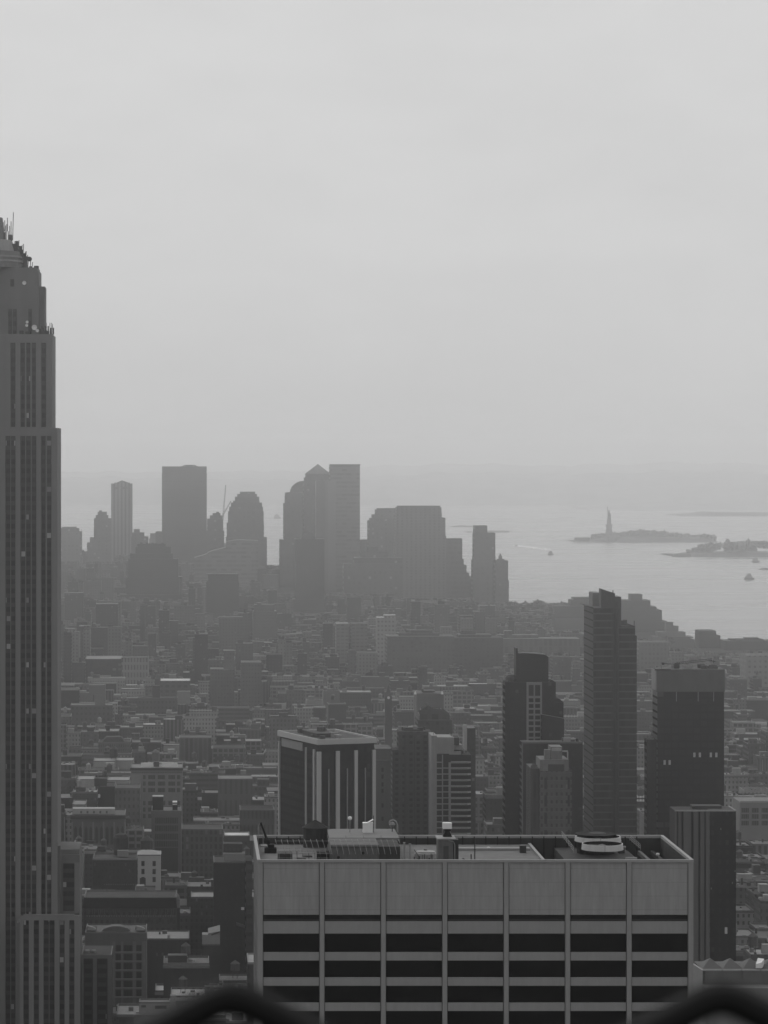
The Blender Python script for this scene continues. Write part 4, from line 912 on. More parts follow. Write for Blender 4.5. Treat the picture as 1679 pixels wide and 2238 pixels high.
h.put('roof_plant', SKA, lambda b: b.extr([(h.x(396),h.z(1019.6)),(h.x(433),h.z(1019.6)),(h.x(425),h.z(1016)),(h.x(404),h.z(1016))], 8, 40))
tower('slab_annex', 'low dark annex at the left foot of the broad slab', 6250, [(340,354,1162)], SKA, 1220, 40)
tower('setback_masonry_tower', 'stepped masonry tower in front of the lattice cranes', 6300, [(473,479,1119),(465,482,1122),(459,485,1127),(453,487,1134),(451,490,1160)], SKA, 1230)
for i, (pa, pb, lab) in enumerate([((487,1136),(493.5,1060),'thin near-vertical lattice crane beside the domed tower'), ((486,1128),(505,1095),'thin leaning lattice crane jib touching the domed tower')]):
    t_ = empty('lattice_crane', lab, 'crane', (wx(pa[0], 6600), 6600, 0), 0, 'skyline cranes')
    o0 = Vector((0,0,wz(pa[1],6600))); o1 = Vector((wx(pb[0],6600)-wx(pa[0],6600), 0, wz(pb[1],6600)))
    b = MB(); b.tube((0,0,0), o0, 1.3, 4); b.build('mast', SKA, t_)
    b = MB(); s = (o1-o0).normalized().cross(Vector((0,1,0)))*1.3
    b.tube(o0-s, o1-s*.4, .45, 4); b.tube(o0+s, o1+s*.4, .45, 4)
    for k in range(14): b.tube(o0+(o1-o0)*k/14-s*(1-.04*k), o0+(o1-o0)*(k+1)/14+s*(1-.04*k), .35, 3)
    b.build('jib', SKA, t_)
h = tower('domed_financial_tower', 'rounded flat-domed tower right of the cranes', 6250, [(525,558,1075),(519,562,1080),(514,567,1086),(510,567.5,1095),(505,573,1099),(501.5,575,1108),(499,576.5,1118),(496,577,1143),(495,577.5,1174),(494,583.5,1174.5)], SKA, 1240, 48, land='the round-shouldered domed tower')
h = H('sloped_office_block', 'pale banded office block stepping down to the left under the domed tower', 'office building', 5800, 425, 564, 1180, 1270, 50, group=g1)
h.put('wall', SKH, lambda b: b.extr([(0,0),(h.W,0),(h.W,h.z(1182)),(h.x(520),h.z(1180)),(h.x(495),h.z(1184)),(h.x(494),h.z(1197)),(h.x(460),h.z(1205)),(h.x(450),h.z(1212)),(0,h.z(1219))], 0, 50))
h = tower('dark_telephone_block', 'massive dark stepped block in front of the left skyline', 5100, [(300,362,1189),(296,374,1196),(284,378,1210),(280,390,1222),(276,392,1262),(262,398,1300)], plain('dark_mass', .035, .9, var=.15, scale=.02), 1310, 60, land='the massive dark stepped block')
for px in (306, 318, 331, 338, 352): h.put('roof_unit', plain('dark_mass', .035), lambda b: b.box(h.x(px), h.x(px)+4, 12, 20, h.z(1190), h.z(1186+(px%3))))
tower('windowless_tower', 'plain dark upright block standing before the pale banded offices', 4700, [(452,521,1255),(455,521,1256),(451,522,1272)], plain('dark_mass2', .04, .9, var=.15, scale=.02), 1340, 40, land='the plain dark upright block')
# financial centre cluster
h = H('quarter_dome_tower', 'tower with a quarter-round dome at the left of the financial cluster', 'skyscraper', 6300, 611, 672, 1050, 1300, 50, group=g1, land='the pyramid-topped cluster')
arc = [(h.x(635+32*math.sin(t_*math.pi/24)), h.z(1076-26*math.sin(t_*math.pi/24)**1.0*1.0)) for t_ in range(0, 1)]
arc = [(h.x(667-32*math.cos(q)), h.z(1077-26*math.sin(q))) for q in [k*math.pi/2/10 for k in range(11)]]
h.put('dome', SKA, lambda b: b.extr([(h.x(672),h.z(1076)), (h.x(672),h.z(1050))] + arc[::-1], 8, 40))
h.put('wall', SKA, lambda b: (b.box(h.x(624), h.x(672), 4, 46, h.z(1100), h.z(1077)), b.box(h.x(620.5), h.x(672), 3, 48, h.z(1180), h.z(1100)), b.box(h.x(612), h.x(672), 0, 50, 0, h.z(1180))))
h.put('shoulder', SKA, lambda b: (b.box(h.x(627), h.x(635), 5, 30, h.z(1077), h.z(1076)), b.box(h.x(623), h.x(628), 5, 30, h.z(1100), h.z(1084))))
h = H('pyramid_top_tower', 'tower capped by a pyramid roof in the financial cluster', 'skyscraper', 6150, 664, 724, 1015, 1300, 50, group=g1)
h.put('pyramid_roof', SKB, lambda b: b.frustum(h.x(696), 26, h.z(1036), h.z(1014), 29.5*6150/F*1.33, 0, 4, ph=math.pi/4))
h.put('wall', SKA, lambda b: (b.box(h.x(669), h.x(721), 3, 48, h.z(1044), h.z(1036)), b.box(h.x(666), h.x(722), 1.5, 50, h.z(1052), h.z(1044)), b.box(0, h.W, 0, 50, 0, h.z(1052))))
h = H('banded_flat_tower', 'flat-topped banded tower, tallest right-hand one of the pyramid-roof pair', 'skyscraper', 6050, 691, 787, 1015, 1300, 55, group=g1)
h.put('wall', SKH, lambda b: b.box(h.x(722), h.x(787), 4, 55, 0, h.z(1015.5)))
h.put('side_wing', facade('skyline_wing', .11, .09, 26, 500, .1, 0, 1, blind=0, rnd=0, wv=.3), lambda b: b.box(0, h.x(734), 0, 50, 0, h.z(1051)))
h.put('parapet', SKA, lambda b: b.box(h.x(721), h.x(788), 3.5, 6, h.z(1017), h.z(1014.6)))
h = tower('dark_front_tower', 'dark square tower standing in front of the quarter-round dome', 5300, [(644,709,1178),(646,709,1178.5),(640,712,1310)], plain('front_dark', .045, .9, var=.2, scale=.03), 1345, 45, land='the dark square tower below the dome')
h.put('roof_dome', SKA, lambda b: b.extr([(h.x(658),h.z(1178)),(h.x(690),h.z(1178)),(h.x(684),h.z(1166)),(h.x(672),h.z(1161)),(h.x(663),h.z(1166))], 10, 30))
tower('low_office_block', 'low broad block right of the banded flat-topped tower', 6100, [(787,808,1180)], SKB, 1210, 40)
tower('dark_mass_block', 'dark broad mass at the foot of the banded tower', 5500, [(806,828,1195),(790,850,1206),(775,880,1219),(752,880,1232)], SKA, 1300, 50)
h = tower('notched_shoulder_tower', 'stepped-shoulder tower, left one of the broad right-hand pair', 5900, [(826,868,1111),(822,868,1114),(815,868,1125),(810,872,1133),(806,880,1138)], SKB, 1290, 50, land='the broad stepped-shoulder pair')
h = tower('bevelled_roof_tower', 'widest skyline tower, with chamfered roof corners', 5700, [(871,962,1106),(868.5,965.5,1109),(868,966,1121),(866,974,1132),(864,975.5,1171)], facade('fine_ribs', .12, .05, 8.2, 5.2, .3, .2, .8, blind=.0, roof=.12, rnd=0), 1310, 55)
h.put('roof_units', SKB, lambda b: [b.box(h.x(px), h.x(px+3), -.8, 0, h.z(1119), h.z(1114)) for px in (894, 905, 911)])
h.put('roof_edge', SKA, lambda b: b.box(h.x(870), h.x(963), .5, 3, h.z(1107), h.z(1105.4)))
tower('stair_step_block', 'block stepping down to the right beside the widest tower', 5800, [(974,1011,1177),(974,1014,1222),(974,1020,1235),(974,1026,1252)], fmat('step_band', .085, 0, 9, 0, .5), 1310, 40)
tower('tall_river_tower', 'lone tall tower near the water with a notched top', 5700, [(1038,1066,1149),(1037,1083,1165),(1036,1083.5,1218),(1034,1084,1225)], SKA, 1320, 40, land='the lone riverside tower')
h = tower('pinnacle_tower', 'lower tower with a small pointed pinnacle at the water edge', 5650, [(1083,1111,1225),(1083,1112.5,1268)], SKA, 1320, 36)
h.put('pinnacle', SKA, lambda b: (b.frustum(h.x(1095.5), 14, h.z(1225), h.z(1216), 5, 4, 4, ph=.78), b.frustum(h.x(1095.5), 14, h.z(1216), h.z(1209.5), 3.4, .3, 4, ph=.78)))
h.put('parapet', SKA, lambda b: b.box(h.x(1087), h.x(1103), 4, 10, h.z(1225), h.z(1222)))
# right shore buildings
tower('terraced_ziggurat', 'large terraced block stepping down towards the river on the right', 4700, [(1382,1408,1300),(1359,1424,1313),(1355,1437,1327),(1352,1448,1334),(1350,1459,1358),(1348,1461,1372)], plain('ziggurat', .05, .9, var=.15, scale=.02), 1400, 60, cat='apartment block', group='river blocks', land='the terraced riverside block')
tower('long_shore_block', 'low pale steps at the foot of the terraced block', 4560, [(1459,1475,1361),(1459,1486,1369),(1440,1500,1382),(1430,1516,1392)], plain('shore_pale', .10, .9, var=.15), 1420, 40, cat='warehouse', group='river blocks')
tower('flat_shore_block', 'flat wide block behind the tall glass tower near the water', 5100, [(1256,1314,1307),(1250,1330,1312),(1212,1340,1325)], plain('shore_dark', .035, .9, var=.15, scale=.02), 1380, 60, cat='warehouse', group='river blocks')
tower('square_shore_block', 'dark square block alone on the right shoreline', 4300, [(1529,1566,1379),(1529,1575,1389)], plain('shore_dark', .06), 1430, 40, cat='warehouse', group='river blocks', land='the lone square block on the right shore')
tower('long_pier_shed', 'long low shed along the shore at the right edge', 4250, [(1632,1663,1395),(1600,1672,1398),(1585,1700,1401)], plain('shore_dark', .06), 1430, 40, cat='warehouse', group='river blocks')
tower('pale_window_block', 'pale block with rows of tiny windows at the right edge', 3300, [(1632,1760,1433)], facade('pale_windows', .17, .06, 5.5, 5.6, .3, .3, .7, blind=.0, roof=.2, rnd=0), 1470, 40, cat='warehouse', group='river blocks', land='the pale tiny-windowed block')
h = tower('grid_front_block', 'grey block with a grid of windows right of the tall glass tower', 3800, [(1397,1463,1404)], facade('grid_front', .11, .055, 4.6, 5.4, .25, .25, .75, blind=.0, roof=.14, rnd=0), 1465, 40, cat='apartment block', group='river blocks')
tower('pale_dotted_slab', 'pale slab dotted with rows of dark windows, brightest of the middle distance', 3700, [(840,866,1345),(824,866,1350)], facade('dotted', .22, .05, 4.2, 5.0, .25, .35, .75, blind=.0, roof=.3, rnd=0), 1378, 26, cat='apartment block', group='middle blocks', land='the pale dotted slab')
tower('striped_pair_block', 'pale striped apartment pair left of the dotted slab', 3750, [(738,764,1362),(768,803,1363)][1:], facade('striped', .15, .07, 5, 4.2, .15, .4, .8, blind=.0, roof=.2, rnd=0), 1420, 30, cat='apartment block', group='middle blocks')
tower('striped_pair_block', 'left half of the pale striped apartment pair', 3740, [(735,762,1363)], facade('striped', .15, .07), 1425, 30, cat='apartment block', group='middle blocks')
tower('long_gridded_block', 'long mid-grey block with a fine window grid below the dotted slab', 3500, [(900,948,1379),(874,962,1385),(846,993,1391)], facade('long_grid', .085, .055, 5.0, 4.4, .25, .3, .8, blind=.0, roof=.16, rnd=0), 1440, 40, cat='apartment block', group='middle blocks', land='the long gridded block')
tower('long_dark_block', 'long plain dark block right of the gridded one', 3550, [(1010,1042,1380),(1004,1075,1388),(993,1100,1394)], facade('long_dark', .07, .04, 5.0, 4.4, .25, .3, .8, blind=.0, roof=.12, rnd=0), 1440, 40, cat='apartment block', group='middle blocks')
tower('long_pale_topped_block', 'long block with a pale upper storey left of the tall glass tower', 3900, [(1105,1122,1380),(1090,1180,1389),(1062,1268,1396)], facade('long_ribs', .09, .055, 6.0, 14, .2, .0, .9, blind=.0, roof=.16, rnd=0), 1430, 40, cat='warehouse', group='middle blocks')
tower('domed_dark_block', 'dark narrow tower right of centre with a rounded top', 4200, [(562,572,1318),(556,600,1322),(553,605,1336)], facade('dm3', .085, .045, 3, 4, .25, .3, .7, rnd=0), 1400, 30, cat='apartment tower', group='middle blocks')
tower('round_topped_slab', 'dark square slab with a rounded penthouse above the pale roofs', 3250, [(489,512,1423),(460,512,1463)], facade('dm4', .10, .05, 3, 4, .25, .3, .7, rnd=0), 1540, 30, cat='apartment tower', group='middle blocks')
tower('twin_dark_slab', 'dark upright slab directly left of the white-finned tower', 3200, [(527,572,1448)], facade('dm5', .095, .045, 3, 4, .25, .3, .7, rnd=0), 1545, 30, cat='apartment tower', group='middle blocks', land='the twin dark slabs')
# trees along the far shore
bl = []
for i in range(46):
    px = 1112 + i*3.3 + random.uniform(-1, 1); z1 = wz(1322 - 5*abs(math.sin(i*.37)) - (4 if 18 < i < 26 else 0), 5300)
    r = random.uniform(4, 7.5); bl.append((wx(px, 5300), 5300+random.uniform(0,40), z1-r, r, r))
    bl.append((wx(px, 5300), 5300+random.uniform(0,40), max(4, z1-r*2.4), r*1.1, r))
leaf_mass('shore_trees', 'dark belt of trees on the shore left of the glass tower', 'trees', bl, M_LEAFD, 50)

# ---------------- statue on its pedestal
S = empty('statue_monument', 'robed statue raising a torch on a tall stepped pedestal on the island', 'statue', (wx(1331.5, 9620), 9620, 0))
M_ST = plain('stone_pedestal', .12, .9, var=.1); M_CU = plain('copper_robe', .08, .8, var=.1)
u = 9620/F
def sz(py): return wz(py, 9620)
b = MB(); b.frustum(0, 0, 0, sz(1170), 34, 31, 4, ph=.785); b.frustum(0, 0, 0, sz(1172), 42, 40, 11); b.build('fort', M_ST, S)
b = MB(); b.frustum(0, 0, sz(1170), sz(1160), 15, 13, 4, ph=.785); b.frustum(0, 0, sz(1160), sz(1150), 11.5, 10.5, 4, ph=.785); b.frustum(0, 0, sz(1150), sz(1146), 12.5, 12.5, 4, ph=.785, bottom=True); b.frustum(0, 0, sz(1146), sz(1142), 8, 8, 4, ph=.785); b.build('pedestal', M_ST, S)
zb = sz(1142)
b = MB(); b.lathe(0, 0, [(6.6,zb),(6.1,zb+6),(5.0,zb+14),(4.6,zb+20),(4.9,zb+25),(4.2,zb+28),(1.6,zb+30),(1.7,zb+31),(2.1,zb+33),(1.8,zb+35.5),(.6,zb+36.5)], 12); b.build('figure', M_CU, S)
b = MB()
for k in range(7):
    a = math.pi*(k/6.0); b.tube((1.6*math.cos(a),0,zb+35.2+1*math.sin(a)), (4.0*math.cos(a),0,zb+35.5+3.2*math.sin(a)), .25, 3)
b.build('crown', M_CU, S)
b = MB(); b.pipe([(-2.5,0,zb+27),(-4.2,0,zb+33),(-4.8,0,zb+40),(-4.9,0,zb+43)], [1.8,1.3,1.0,.8], 7); b.build('raised_arm', M_CU, S)
b = MB(); b.lathe(-4.9, 0, [(.5,zb+42),(1.5,zb+44),(1.4,zb+44.6),(.9,zb+45),(1.2,zb+46.2),(.0,zb+48.5)], 8); b.build('torch', M_CU, S)
b = MB(); b.add([(2.6,-2.5,zb+17),(5.2,-2.5,zb+18),(5.8,-2,zb+25),(3.2,-2,zb+24),(2.6,-3.3,zb+17),(5.2,-3.3,zb+18),(5.8,-2.8,zb+25),(3.2,-2.8,zb+24)], [(0,1,2,3),(7,6,5,4),(0,4,5,1),(1,5,6,2),(2,6,7,3),(3,7,4,0)]); b.build('tablet', M_CU, S)
# hall on the nearer island
h_ = empty('island_hall', 'turreted hall rising among trees on the nearer island', 'hall', (wx(1584, 8350), 8350, 0))
M_HL = plain('hall_brick', .07, .9)
q = lambda px: wx(px, 8350)-wx(1584, 8350); qz = lambda py: wz(py, 8350)
b = MB(); b.box(q(1586), q(1655), 0, 30, 0, qz(1185)); b.build('wall', M_HL, h_)
for px in (1590.5, 1636):
    b = MB(); b.box(q(px-4), q(px+4), -6, 6, 0, qz(1180)); b.frustum(q(px), 0, qz(1181), qz(1177), 4.6, 1.2, 8); b.tube((q(px+1),0,qz(1175)), (q(px+1),0,qz(1173)), .4, 4); b.build('turret', M_HL, h_)
h_ = empty('island_pier_house', 'low flat pier building at the left tip of the statue island', 'building', (wx(1256, 9560), 9560, 0))
b = MB(); b.box(0, 46, -8, 8, 3, 13); b.build('wall', M_HL, h_); b = MB(); b.box(-1, 47, -9, 9, 13, 14.5, True); b.build('roof', M_HL, h_)
h_ = empty('ferry_landing', 'low ferry landing sheds at the left tip of the nearer island', 'building', (wx(1472, 8190), 8190, 0))
b = MB(); b.box(0, 26, -6, 6, 1, 6); b.box(26, 44, -5, 5, 1, 7.5); b.build('wall', M_HL, h_); b = MB(); b.box(-1, 26, -7, 7, 6, 6.8, True); b.build('roof', M_HL, h_)
# ---------------- boats
M_HULL = plain('boat_hull', .12, .7); M_CAB = plain('boat_cabin', .28, .7)
def boat(px, py, L, hh, label, name='ferry', stack=True, ang=0.0, cat='boat'):
    D = CZ*F/(py-HY)
    o = empty(name, label, cat, (wx(px, D), D, 0), ang, 'boats on the harbour')
    w_ = L*.26
    b = MB(); pts = [(-L/2,-w_/2),(L*.32,-w_/2),(L/2,0),(L*.32,w_/2),(-L/2,w_/2)]
    b.prism(pts, -.2, hh*.3); b.build('hull', M_HULL, o)
    b = MB(); b.box(-L*.42, L*.3, -w_*.42, w_*.42, hh*.3, hh*.62); b.box(-L*.3, L*.2, -w_*.36, w_*.36, hh*.62, hh*.88); b.build('cabin', M_CAB, o)
    if stack:
        b = MB(); b.box(-L*.02, L*.12, -w_*.2, w_*.2, hh*.88, hh*1.05); b.build('wheelhouse', M_CAB, o)
        b = MB(); b.frustum(-L*.12, 0, hh*.88, hh*1.12, L*.03, L*.03, 8); b.build('funnel', M_HULL, o)
    return o
boat(1204, 1213, 15, 11, 'small dark ferry just right of the bright wake')
boat(1652, 1229, 19, 12, 'ferry with a peaked deck just below the nearer island', ang=.1)
boat(1638, 1267, 21, 13, 'dark double-decked ferry, the nearest boat to the right edge')
boat(1676, 1245, 34, 4.5, 'long flat barge cut off by the right edge', 'barge', False)
boat(1128, 1194, 12, 5, 'small fast boat at the bright head of the wake', 'launch', False, math.pi)
boat(606, 1133, 30, 18, 'faint distant ship seen between the domed towers', 'ship')
D_ = 9100.0
t = NT('wake_foam'); tcx = t.n('ShaderNodeTexCoord').outputs['Object']
t.t.links.new(t.grey(t.ma('MULTIPLY_ADD', t.noise(tcx, .08, 4.0), .3, .72)), t.p.inputs['Base Color']); t.p.inputs['Roughness'].default_value = .9
b = MB(); rr = random.Random(4)
def wk(px, py): D = CZ*F/(py-HY); return (wx(px, D), D, .12)
for i in range(170):
    f = rr.random()**1.5; px = 1127 + 78*f; py = 1192.5 + 9.5*f + rr.uniform(-1, 1)*(1.0+.8*f); s = rr.uniform(2, 8)*(1-.5*f)
    x, y, z = wk(px, py); q = rr.uniform(6, 18); z += i*.002
    b.add([(x-s,y-q,z),(x+s,y-q*.7,z),(x+s*1.2,y+q,z),(x-s*.8,y+q*.8,z)], [(0,1,2,3)])
tag(b.build('wake', t.m), 'white foam trail left by the fast boat on the harbour', 'wake', kind='stuff')
# ================================================================== nearer loft blocks between the skyscraper and the pale slab
def loft(name, label, D, x0, x1, yt, yb, depth, mat, land=None, cat='loft building', group=None, cornice=None, claim_yb=None):
    h = H(name, label, cat, D, x0, x1, yt, claim_yb or yb, depth, group=group, land=land)
    h.put('wall', mat, lambda b: b.box(0, h.W, 0, depth, 0, h.z(yt)-.6))
    if cornice:
        h.put('cornice', cornice[0], lambda b: b.box(-.5, h.W+.5, -.9, 0, h.z(yt)-cornice[1], h.z(yt)-.3, True))
    h.put('parapet', M_MIDM, lambda b: (b.box(0, h.W, 0, .4, h.z(yt)-.597, h.z(yt)), b.box(0, .4, .4, depth, h.z(yt)-.597, h.z(yt)), b.box(h.W-.4, h.W, .4, depth, h.z(yt)-.597, h.z(yt)), b.box(.4, h.W-.4, depth-.4, depth, h.z(yt)-.597, h.z(yt))))
    return h
M_L1 = facade('loft_stone', .13, .03, 1.15, 3.3, .25, .22, .8, blind=.05, bl=.1, rnd=0, roof=.12)
M_L2 = facade('loft_brick', .075, .028, 2.1, 3.4, .3, .25, .75, blind=.05, bl=.1, rnd=0, roof=.10)
M_L3 = facade('loft_grey', .095, .03, 1.7, 3.6, .28, .2, .78, blind=.05, bl=.12, rnd=0, roof=.12)
M_L4 = facade('loft_dark', .045, .02, 2.0, 3.3, .28, .25, .75, blind=.05, bl=.08, rnd=0, roof=.09)
M_WB = facade('big_windows', .14, .02, 4.0, 3.9, .14, .18, .82, blind=.04, bl=.1, rnd=0, roof=.15)
M_CORN = plain('dark_cornice', .035, .9, var=.2)
M_CPALE = plain('pale_cornice', .18, .85, var=.15)
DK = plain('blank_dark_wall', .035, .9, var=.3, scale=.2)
# long cornice loft with framed bays
h = loft('cornice_loft', 'broad pale loft with a dark overhanging cornice and tall framed bays', 2100, 286, 399, 1678, 1800, 30, plain('loft_frame', .17, .85, var=.2, scale=.2), 'the dark-corniced framed loft', cornice=(M_CORN, 1.6))
for a, c in ((313,318),(324,339),(345,361),(368,383),(387,394)):
    for k in range(7):
        ya = 1694+14.2*k
        if k == 3: continue
        h.put('window', facade('loft_pane', .09, .018, 1.0, 30, .15, 0, 1, blind=0, rnd=0), lambda b: b.box(h.x(a), h.x(c), -.12, .1, h.z(ya+9), h.z(ya)))
h.put('frieze', M_L1, lambda b: b.box(h.x(287), h.x(398), -.25, 0, h.z(1690), h.z(1682)))
h.put('blank_wall', M_CPALE, lambda b: b.box(h.x(286), h.x(308), -.5, 0, h.z(1719), h.z(1694)))
for a, c in ((308,334),(353,388)): h.put('roof_edge', M_WHITE, lambda b: b.box(h.x(a), h.x(c), 4, 5, h.z(1677), h.z(1668.6)))
h.put('roof_shed', M_RC, lambda b: b.box(h.x(336), h.x(348), 3, 9, h.z(1677), h.z(1666)))
water_tank(h.e, h.x(340), 16, h.z(1677), 2.6, 5.2, 3.2, plain('pale_tank', .10, .9))
h.put('flagpole', M_DARKM, lambda b: b.tube((h.x(330), 6, h.z(1677)), (h.x(330), 6, h.z(1655)), .18, 4))
# arcaded loft
h = loft('arched_loft', 'long loft with pointed arch heads over its top windows under a dark cornice', 1850, 156, 273, 1781, 1852, 30, plain('arcade_wall', .085, .85, var=.25, scale=.2), 'the arch-windowed loft', cornice=(M_CORN, 2.4))
for k in range(5):
    for j in (0, 1):
        xx = 162 + 23*k + 10.5*j
        h.put('window', M_DARKM, lambda b: b.extr([(h.x(xx),h.z(1846)),(h.x(xx+6.5),h.z(1846)),(h.x(xx+6.5),h.z(1812)),(h.x(xx+3.25),h.z(1805)),(h.x(xx),h.z(1812))], -.1, .1))
for k in range(6): h.put('pier', M_CPALE if k in (9,) else plain('arcade_pier', .15, .85), lambda b: b.box(h.x(157.5+23*k)-.4, h.x(157.5+23*k)+.45, -.45, 0, 0, h.z(1797)))
h.put('attic', M_PALE, lambda b: b.box(h.x(158), h.x(250), 3, 12, h.z(1781), h.z(1769)))
for k in range(5): h.put('window', M_RC, lambda b: b.box(h.x(175+14*k), h.x(179+14*k), 2.9, 3.1, h.z(1779), h.z(1774)))
# mid grey loft with the roof billboard tank
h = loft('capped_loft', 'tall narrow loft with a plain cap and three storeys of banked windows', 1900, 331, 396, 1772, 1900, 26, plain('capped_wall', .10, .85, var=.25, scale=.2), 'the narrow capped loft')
for k, ya in enumerate((1787, 1804, 1822, 1838)): h.put('window_bay', facade('banked_window', .07, .015, 1.3, 40, .2, 0, 1, blind=0, rnd=0), lambda b: b.box(h.x(339), h.x(389), -.12, .1, h.z(ya+13), h.z(ya)))
h.put('cap_band', plain('cap_grey', .10, .9, var=.2), lambda b: b.box(-.2, h.W+.2, -.5, 0, h.z(1783), h.z(1773)))
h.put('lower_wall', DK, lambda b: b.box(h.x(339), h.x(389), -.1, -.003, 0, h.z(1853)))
h.put('roof_box', M_BLACK, lambda b: b.box(h.x(333), h.x(357), 4, 12, h.z(1772), h.z(1744)))
h.put('roof_box_lid', M_LTM, lambda b: b.box(h.x(333), h.x(357), 3.9, 12, h.z(1744), h.z(1742.5), True))
h.put('roof_box', M_BLACK, lambda b: b.box(h.x(377), h.x(388), 4, 9, h.z(1772), h.z(1758)))
h.put('roof_box_lid', M_WHITE, lambda b: (b.box(h.x(377), h.x(387), 3.8, 9, h.z(1756), h.z(1754), True), b.box(h.x(377), h.x(387), 3.8, 9, h.z(1761), h.z(1758.5), True)))
# white stair tower & its dark wing
h = loft('white_tower_house', 'small bright white tower block with two columns of dark windows', 1640, 301, 351, 1868, 1945, 18, plain('white_stucco', .33, .85, var=.12, scale=.2), 'the white stair tower', cat='house')
for xx in (309, 333.5):
    for ya in (1882, 1899.5, 1917): h.put('window', M_DARKM, lambda b: b.box(h.x(xx), h.x(xx+7), -.1, .1, h.z(ya+11), h.z(ya)))
h.put('door_recess', M_RC, lambda b: b.box(h.x(305.5), h.x(318.5), -.25, .0, h.z(1938), h.z(1919)))
h.put('hip_roof', M_PALE, lambda b: b.add([(-.3,-.3,h.z(1868)),(h.W+.3,-.3,h.z(1868)),(h.W+.3,14,h.z(1868)),(-.3,14,h.z(1868)),(h.x(312),6,h.z(1860.5)),(h.x(330),6,h.z(1860.5))],[(0,1,5,4),(1,2,5),(2,3,4,5),(3,0,4)]))
h = loft('long_brick_wing', 'long dark brick wing with a pale parapet attached left of the white tower', 1660, 203, 300, 1876, 1950, 20, M_L4, 'the dark wing with the pale parapet')
h.put('coping', M_CPALE, lambda b: b.box(-.2, h.W, -.3, .0, h.z(1880), h.z(1875.5)))
h.put('course', M_L1, lambda b: b.box(h.x(228), h.x(299), -.2, 0, h.z(1934.5), h.z(1932)))
h.put('roof_hut', M_CPALE, lambda b: b.box(h.x(256), h.x(280), 5, 9, h.z(1875), h.z(1862)))
h.put('drum_tank', DK, lambda b: b.lathe(h.x(263), 14, [(3.9,h.z(1875)),(3.9,h.z(1838)),(3.0,h.z(1831)),(.3,h.z(1827))], 18))
water_tank(h.e, h.x(320), 16, h.z(1868), 3.4, 4.5, 1.0, DK)
# wide roof with dark mansard band
h = loft('mansard_block', 'very long block with a dark mansard roof band over pale windows', 1500, 184, 386, 1961, 2040, 24, facade('mansard_wall', .06, .018, 2.6, 3.6, .28, .25, .75, blind=.03, bl=.1, rnd=0, roof=.06), 'the long dark mansard roof')
h.put('mansard_roof', plain('mansard', .022, .9, var=.25), lambda b: b.extr([(-.6,h.z(1984)),(h.W+.3,h.z(1984)),(h.W-.5,h.z(1962)),(0,h.z(1962))], -1.0, 3))
for k in range(16):
    xx = 187 + 12.3*k
    if 255 < xx < 290: continue
    h.put('window', facade('bay_window', .10, .018, .9, 40, .18, 0, 1, blind=0, rnd=0), lambda b: b.box(h.x(xx), h.x(xx+8), -.14, .1, h.z(1998), h.z(1988)))
    if k % 2 and xx > 290: h.put('window', M_DARKM, lambda b: b.box(h.x(xx), h.x(xx+6), -.12, .1, h.z(2016), h.z(2006)))
h.put('course', M_L1, lambda b: b.box(h.x(186), h.x(384), -.3, -.15, h.z(2003.5), h.z(2001)))
t_ = empty('bullet_tank', 'pale bullet-shaped water tank at the right end of the mansard roof', 'water tank', (wx(387, 1505), 1505, wz(1984, 1505)))
b = MB(); b.lathe(0, 0, [(1.3,0),(1.5,1),(1.5,4.0),(1.1,5.6),(.4,6.6),(0,6.9)], 14); b.build('shell', plain('bullet_shell', .17, .8, var=.15), t_)
b = MB(); b.lathe(0, 0, [(1.56,3.4),(1.56,3.6)], 14); b.build('band', M_MIDM, t_)
b = MB(); b.box(-1.4, 1.4, -1.2, 1.2, -35, 0); b.build('stand', DK, t_)
# gridded loft in the foreground
h = loft('grid_window_loft', 'grey loft with a barrel-topped roof hut and a grid of wide deep windows', 1400, 186, 320, 2038, 2182, 26, plain('grid_loft_wall', .095, .88, var=.2, scale=.25), 'the wide grid-windowed loft', claim_yb=2190)
for r_ in range(6):
    ya = 2066 + 19.6*r_
    for a, c in ((253,264),(270,289.5),(298,309)): h.put('window', facade('loft_triple', .05, .014, 1.1, 40, .1, 0, 1, blind=0, rnd=0), lambda b: b.box(h.x(a), h.x(c), -.02, .02, h.z(ya+13.5), h.z(ya)))
    h.put('sill', plain('sill_pale', .17, .85), lambda b: b.box(h.x(251), h.x(311), -.5, -.03, h.z(ya+16.4), h.z(ya+14)))
for a, c in ((264.5,269.5),(290,297.5),(310,320),(246,252)): h.put('pier', plain('grid_pier', .13, .85, var=.2), lambda b: b.box(h.x(a), h.x(c), -.35, -.03, 0, h.z(2058)))
h.put('barrel_roof', plain('barrel', .10, .8), lambda b: b.extr([(h.x(222+56*0),h.z(2037)),(h.x(285),h.z(2037)),(h.x(280),h.z(2031)),(h.x(262),h.z(2026)),(h.x(245),h.z(2026)),(h.x(228),h.z(2031))], 2, 8))
for px, lab in ((200,'pale curved hood at the left of the barrel-roofed loft'), (307,'pale curved hood at the right of the barrel-roofed loft')):
    t_ = empty('roof_hood', lab, 'vent', (wx(px, 1406), 1406, h.z(2037.5)))
    b = MB(); b.extr([(-2,0),(2,0),(2,.8),(0,1.6),(-1.6,1.9)], -1, 1); b.build('hood', M_PALE, t_); b = MB(); b.box(-2.2,2.2,1.0,5,-.1,1.0); b.build('base', DK, t_)
